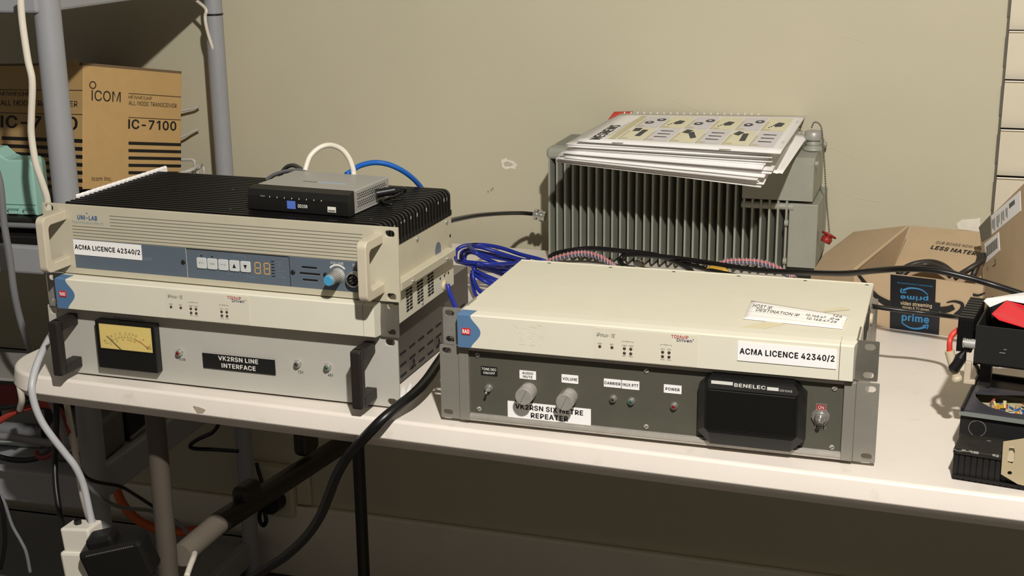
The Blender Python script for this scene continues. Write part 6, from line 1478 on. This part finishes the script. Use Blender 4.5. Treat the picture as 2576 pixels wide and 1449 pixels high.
for k in range(7): cbar(q, fL, fLW, 5, 347+19.5*k, 208, 355+19.5*k, .0062, INK)
q.build('left_print', rbx)

# wire rack behind the carton
wr = thing('wire_rack', 'small white wire rack on the middle shelf behind the carton', 'wire rack', (-0.80, 0.80, 0.065))
WI = Matrix.Translation(wr.location).inverted()
q = MB(); wm = mat('rack_wire', (196, 192, 184), .35)
for pts in ([(440, 402, .80), (470, 401, .80), (484, 402, .80), (490, 410, .80), (490, 440, .80)], [(452, 436, .74), (480, 428, .75), (500, 416, .78), (508, 416, .80), (513, 428, .80), (513, 450, .80)],
            [(430, 445, .72), (470, 430, .75), (503, 420, .78)], [(497, 424, .78), (498, 460, .78)], [(485, 425, .77), (487, 460, .77)]):
    q.tube([py_(*p) for p in pts], .0032, wm)
a_ = py_(500, 470, .79); q.tube([py_(490, 440, .80), py_(490, 455, .80), py_(491, 468, .80)], .0032, wm)
q.build('wire_frame', wr, WI)
for pts in ([(440, 281, .855), (470, 276, .86), (490, 272, .862), (500, 267, .864)], [(440, 348, .85), (462, 342, .855), (482, 332, .86), (499, 325, .865)]):
    q = MB(); q.tube([py_(*p) for p in pts], .0024, wm); q.build('wire_end', wr, WI)
pcab = cable('white_cable', [py_(480, -8, .80), py_(500, 6, .79), py_(514, 18, .785), py_(519, 28, .78), py_(516, 40, .78), py_(518, 62, .78), py_(526, 94, .785), py_(537, 124, .79), py_(546, 135, .80), (py_(548, 140, .81))], .0030, WHITEC, 'thin white cable tied to the rear shelf post')
q = MB()
a_ = py_(507, 40, .80)
q.lathe([(.0168, -.0016), (.0168, .0016)], RUBBER, Matrix.Translation(Vector((-0.7035, .30, 0)) + RZ(math.radians(2.6)) @ Vector((0, .503, 0)) + Vector((0, 0, py_(507, 38, .78).z))), 28, cap0=False, cap1=False)
tag(q.build('cable_tie'), 'black cable tie round the rear shelf post', 'cable tie')

# mint box and black trays on the middle shelf
eq = thing('black_tray', 'black equipment tray with a grey rod along its front on the middle shelf', 'tray', (-0.80, 0.325, 0.0566), SR)
q = MB(); q.box(-.16, 0, 0, .074, .12, .036, BLACKM, .003); q.box(-.16, .004, .042, .074, .12, .062, BLACKM, .004); q.box(-.16, .01, .034, .07, .11, .043, HOLE); q.build('tray_body', eq)
q = MB(); q.cyl((-.17, -.004, .053), (.076, -.004, .053), .0042, GREYC2, 14); q.build('tray_rod', eq)
mb_ = thing('mint_box', 'mint green plastic box with clip latches standing in front of the carton', 'plastic box', (-0.848, 0.345, 0.1190), SR)
q = MB()
o = [(-.16, 0), (.052, 0), (.052, .078), (.049, .084), (.044, .086), (.012, .086), (.004, .089), (-.004, .096), (-.010, .101), (-.16, .104)]
q.shape([o], .04, MINT, T(0, .0, 0) @ FR @ T(0, 0, 0), bev=.002)
q.build('box_body', mb_)
q = MB(); q.box(-.16, -.0012, .016, .051, 0.001, .0172, mat('mint_seam', (116, 160, 146), .5)); q.build('lid_seam', mb_)
for x in (.014, .040):
    q = MB(); q.box(x-.008, -.005, .002, x+.006, .002, .010, MINT, .001); q.box(x-.009, -.006, .0085, x+.008, -.001, .0105, mat('mint_seam', (116, 160, 146), .5)); q.build('latch', mb_)

# ================================================================== CABLES and gear under the left end
VC = 'cables hanging at the left'
cable('white_power_cable', [py_(50, -40, .22), py_(53, 20, .22), py_(58, 70, .22), py_(70, 150, .22), py_(81, 205, .22), py_(79, 290, .22), py_(79, 340, .22), py_(90, 410, .22), py_(108, 465, .225), py_(120, 510, .23), py_(124, 600, .235), py_(124, 680, .24), py_(130, 742, .245), py_(146, 870, .25), py_(160, 960, .25), py_(172, 1040, .25), py_(190, 1140, .245), py_(205, 1230, .22), py_(222, 1296, .12), py_(232, 1312, .05)], .0050, WHITEC,
      'thick white cable hanging from above past the front shelf post', 'cable', VC)
cable('grey_cable', [py_(-20, 400, .20), py_(0, 462, .20), py_(10, 560, .20), py_(25, 650, .20), py_(35, 730, .20), py_(50, 800, .205), py_(72, 868, .21), py_(95, 930, .22), py_(120, 985, .22), py_(150, 1060, .22), py_(170, 1130, .2)], .0052, GREYC2,
      'dull grey cable hanging at the far left and passing behind the table corner', 'cable', VC)
cable('grey_mains_cable', [py_(150, 800, .12), py_(142, 822, .09), py_(126, 848, .05), py_(104, 890, .012), py_(88, 932, -.008), py_(80, 975, -.022), py_(88, 1020, -.024), py_(106, 1062, -.022), py_(132, 1100, -.018), py_(165, 1142, -.01), py_(190, 1175, -.005), py_(210, 1220, 0), py_(226, 1290, 0), py_(240, 1350, 0), py_(252, 1385, .0)], .0048, GREYC,
      'pale grey cable curving over the left corner of the table down to the power strip', 'cable', VC)
ps = thing('power_strip', 'white power strip hanging below the left corner of the table', 'power strip', tuple(py_(200, 1330, .0)))
PI_ = Matrix.Translation(ps.location).inverted()
u_ = Vector((1, -.12, .28)).normalized(); dn = (py_(190, 1449, .0) - py_(163, 1316, .0)).normalized()
o0 = py_(163, 1320, -.01)
PB = basis(o0, dn, Vector((0, -1, 0)).cross(dn)*-1)
# frame: x down the strip, y across it to the right, z toward the viewer
if (PB.to_3x3() @ Vector((0, 1, 0))).x < 0: PB = PB @ RX(math.pi)
sgn = 1 if (PB.to_3x3() @ Vector((0, 0, 1))).y < 0 else -1
q = MB(); q.box(0, 0, -.02, .034, .044, .012, mat('power_strip_white', (232, 226, 212), .4), .003, M=PB); q.box(.032, -.005, -.024, .30, .052, .016, mat('power_strip_white', (232, 226, 212), .4), .004, M=PB)
q.build('strip_body', ps, PI_)
q = MB(); q.cyl((.001, .018, -.004), (-.006, .018, -.004), .0048, RUBBER, 14, M=PB); q.build('reset_button', ps, PI_)
wa = thing('wall_adapter', 'black plug-in power adapter on the white power strip', 'power adapter', tuple(py_(265, 1420, -.05)))
q = MB(); AB = basis(py_(192, 1398, -.052), py_(338, 1366, -.035) - py_(192, 1398, -.052), (0, -.15, 1))
q.box(0, -.055, -.035, .088, .0, .0, BLACKP, .006, M=AB); q.box(.012, -.03, -.036, .05, .012, -.008, BLACKP, .005, M=AB)
for k in range(22): q.box(.012+.003*k, -.0045, -.0004, .0138+.003*k, -.0032, .0005, INKG, M=AB)
q.build('adapter_body', wa, Matrix.Translation(wa.location).inverted())
# dark gear on the lower shelf
jb = thing('grey_junction_box', 'small grey box with a cream socket on the lower shelf', 'junction box', (-0.790, 0.33, -0.2815), SR)
q = MB(); q.box(-.012, 0, 0, .072, .09, .066, mat('box_grey', (104, 102, 98), .5), .006); q.build('box_body', jb)
q = MB(); q.box(.000, -.006, .022, .050, .002, .046, CREAM, .002); q.box(.046, -.006, .018, .074, .002, .034, mat('cream_dark', (150, 138, 110), .5), .002); q.box(.016, -.0066, .030, .024, -.0055, .038, HOLE); q.build('socket_face', jb)
bbx = thing('black_equipment_box', 'black equipment case with its lit lower edge painted pale behind the front shelf post', 'equipment case', (-0.712, 0.42, -0.2815), SR)
q = MB(); q.box(-.08, .02, 0.003, -.016, .19, .17, BLACKM, .003); q.build('case', bbx)
q = MB(); q.box(-.016, .02, .0, -.011, .19, .008, GALV, .001); q.build('lit_edge_strip', bbx)  # pale strip painting the light that falls on the case's bottom edge
rl = thing('red_fronted_device', 'flat device with a dark red front and silver top edge at the far left', 'electronic device', (-0.875, 0.33, -0.1975), SR)
q = MB(); q.box(-.10, 0, 0, .075, .12, .05, BLACKP, .002); q.box(-.10, -.002, .046, .078, .12, .051, SILV, .001); q.box(-.1, .02, -.084, -.08, .1, 0, BLACKP); q.box(.05, .02, -.084, .07, .1, 0, BLACKP); q.build('case', rl)
q = MB(); q.box(-.10, -.003, .006, .062, .0, .040, mat('dark_red_window', (52, 14, 14), .3)); q.build('front_window', rl)
wt = thing('white_reel', 'white cylindrical reel on the lower shelf at the far left', 'reel', (-0.90, 0.39, -0.282), SR)
q = MB(); q.cyl((-.06, -.02, .03), (.05, -.02, .03), .011, GREYC2, 20); q.cyl((-.06, -.02, .011), (.045, -.02, .011), .0105, mat('pale_green_grey', (160, 172, 164), .5), 20); q.build('reel_body', wt)
LC = 'tangled cables on the lower shelf'
for nm, pts, r_, m_, lb in (
    ('red_cable', [(-30, 1075, .25), (0, 1058, .25), (40, 1035, .25), (80, 1022, .255), (115, 1018, .26), (145, 1030, .26), (160, 1060, .25), (170, 1090, .24)], .0052, mat('dull_red_cable', (170, 62, 48), .45), 'dull red cable arching above the grey junction box'),
    ('black_shelf_cable', [(-30, 1028, .24), (30, 1024, .24), (70, 1012, .24), (100, 1000, .24)], .0042, RUBBER, 'black cable running just above the dull red one at the far left'),
    ('grey_shelf_cable', [(-30, 1096, .23), (30, 1100, .23), (90, 1110, .23), (150, 1118, .235), (165, 1120, .24)], .0062, GREYC2, 'grey tube lying in front of the grey junction box'),
    ('white_shelf_cable', [(48, 965, .22), (52, 985, .22), (55, 1008, .225), (50, 1030, .24)], .0050, WHITEC, 'short white cable dropping under the table corner'),
    ('red_loop_cable', [(90, 1136, .225), (98, 1150, .222), (118, 1150, .222), (138, 1135, .225), (150, 1118, .23), (160, 1060, .235), (150, 1030, .24)], .0042, mat('dark_red_cable', (120, 40, 38), .45), 'dark red cable looping below the grey tube'),
    ('black_loop_cable', [(-30, 1140, .22), (20, 1155, .22), (70, 1158, .22), (110, 1146, .225), (145, 1120, .23)], .0045, RUBBER, 'black cable sagging along the lower shelf front'),
    ('black_drop_cable', [(140, 985, .18), (142, 1060, .18), (138, 1150, .16), (140, 1220, .14), (150, 1290, .12), (160, 1340, .10)], .0046, RUBBER, 'black cable dropping straight down beside the power strip'),
    ('dark_wire', [(-20, 1220, .14), (0, 1260, .14), (10, 1310, .14), (12, 1370, .14), (2, 1430, .14)], .0034, RUBBER, 'thin black wire curving at the far left edge'),
    ('thin_grey_wire', [(-10, 1238, .15), (10, 1262, .15), (30, 1320, .15), (52, 1360, .15), (66, 1390, .15), (76, 1440, .15)], .0026, GREYC2, 'thin grey wire slanting down over the floor at the far left'),
    ('thin_black_wire', [(180, 1158, .20), (205, 1190, .18), (235, 1210, .2), (300, 1223, .25), (340, 1245, .3), (388, 1276, .35)], .0030, RUBBER, 'thin black wire slanting behind the front table leg'),
    ('slack_grey_wire', [(200, 1180, .18), (240, 1240, .2), (300, 1275, .3), (380, 1285, .45), (440, 1310, .5), (480, 1350, .5), (500, 1400, .45)], .0034, GREYC2, 'slack grey wire passing behind both front supports'),
    ('orange_hose', [(285, 1210, .60), (310, 1270, .62), (350, 1310, .64), (400, 1332, .66), (450, 1338, .66), (520, 1328, .66), (570, 1305, .66), (606, 1284, .66), (640, 1262, .66)], .0085, ORANGEC, 'orange hose sagging behind the table legs'),
    ('black_hook_wire', [(556, 1040, .60), (550, 1066, .62), (534, 1088, .64), (500, 1104, .66), (480, 1118, .68), (486, 1128, .68), (540, 1131, .69), (600, 1135, .72)], .0038, RUBBER, 'black wire bent in a hook below the table edge'),
    ('wall_lead', [(645, 1165, .84), (655, 1200, .84), (668, 1235, .835), (690, 1252, .83)], .0038, RUBBER, 'black lead running down to the plug on the wall outlet'),
    ('white_wire_end', [(470, 1449, .06), (478, 1425, .08), (486, 1405, .1), (490, 1392, .12)], .0042, WHITEC, 'short white wire end below the diagonal tube')):
    cable(nm, [py_(*p) for p in pts], r_, m_, lb, 'cable', LC if 'shelf' in nm or 'loop' in nm else None)

# wall outlet with a black plug
ou = thing('wall_outlet', 'cream wall outlet box low on the wall behind the table', 'outlet', (-0.70, WY, -0.53))
OI = Matrix.Translation(ou.location).inverted()
q = MB(); q.box(-.762, WY-.028, -.60, -.655, WY, -.495, mat('outlet_cream', (206, 198, 172), .5), .004); q.box(-.655, WY-.012, -.575, -.625, WY, -.500, mat('outlet_cream', (206, 198, 172), .5), .003); q.build('outlet_box', ou, OI)
q = MB(); pb = py_(692, 1256, WY-.03)
q.cyl(pb + Vector((0, .003, 0)), pb + Vector((0, -.026, 0)), .0235, RUBBER, 28, .021)
q.tube([pb + Vector((-.012, -.02, -.008)), pb + Vector((-.024, -.02, -.022)), pb + Vector((-.026, -.02, -.040)), pb + Vector((-.019, -.02, -.050)), pb + Vector((-.012, -.02, -.040)), pb + Vector((-.013, -.02, -.024)), pb + Vector((-.016, -.02, -.012))], .0042, RUBBER)
o = q.build('wall_plug'); tag(o, 'round black plug with a pull loop in the wall outlet', 'plug')
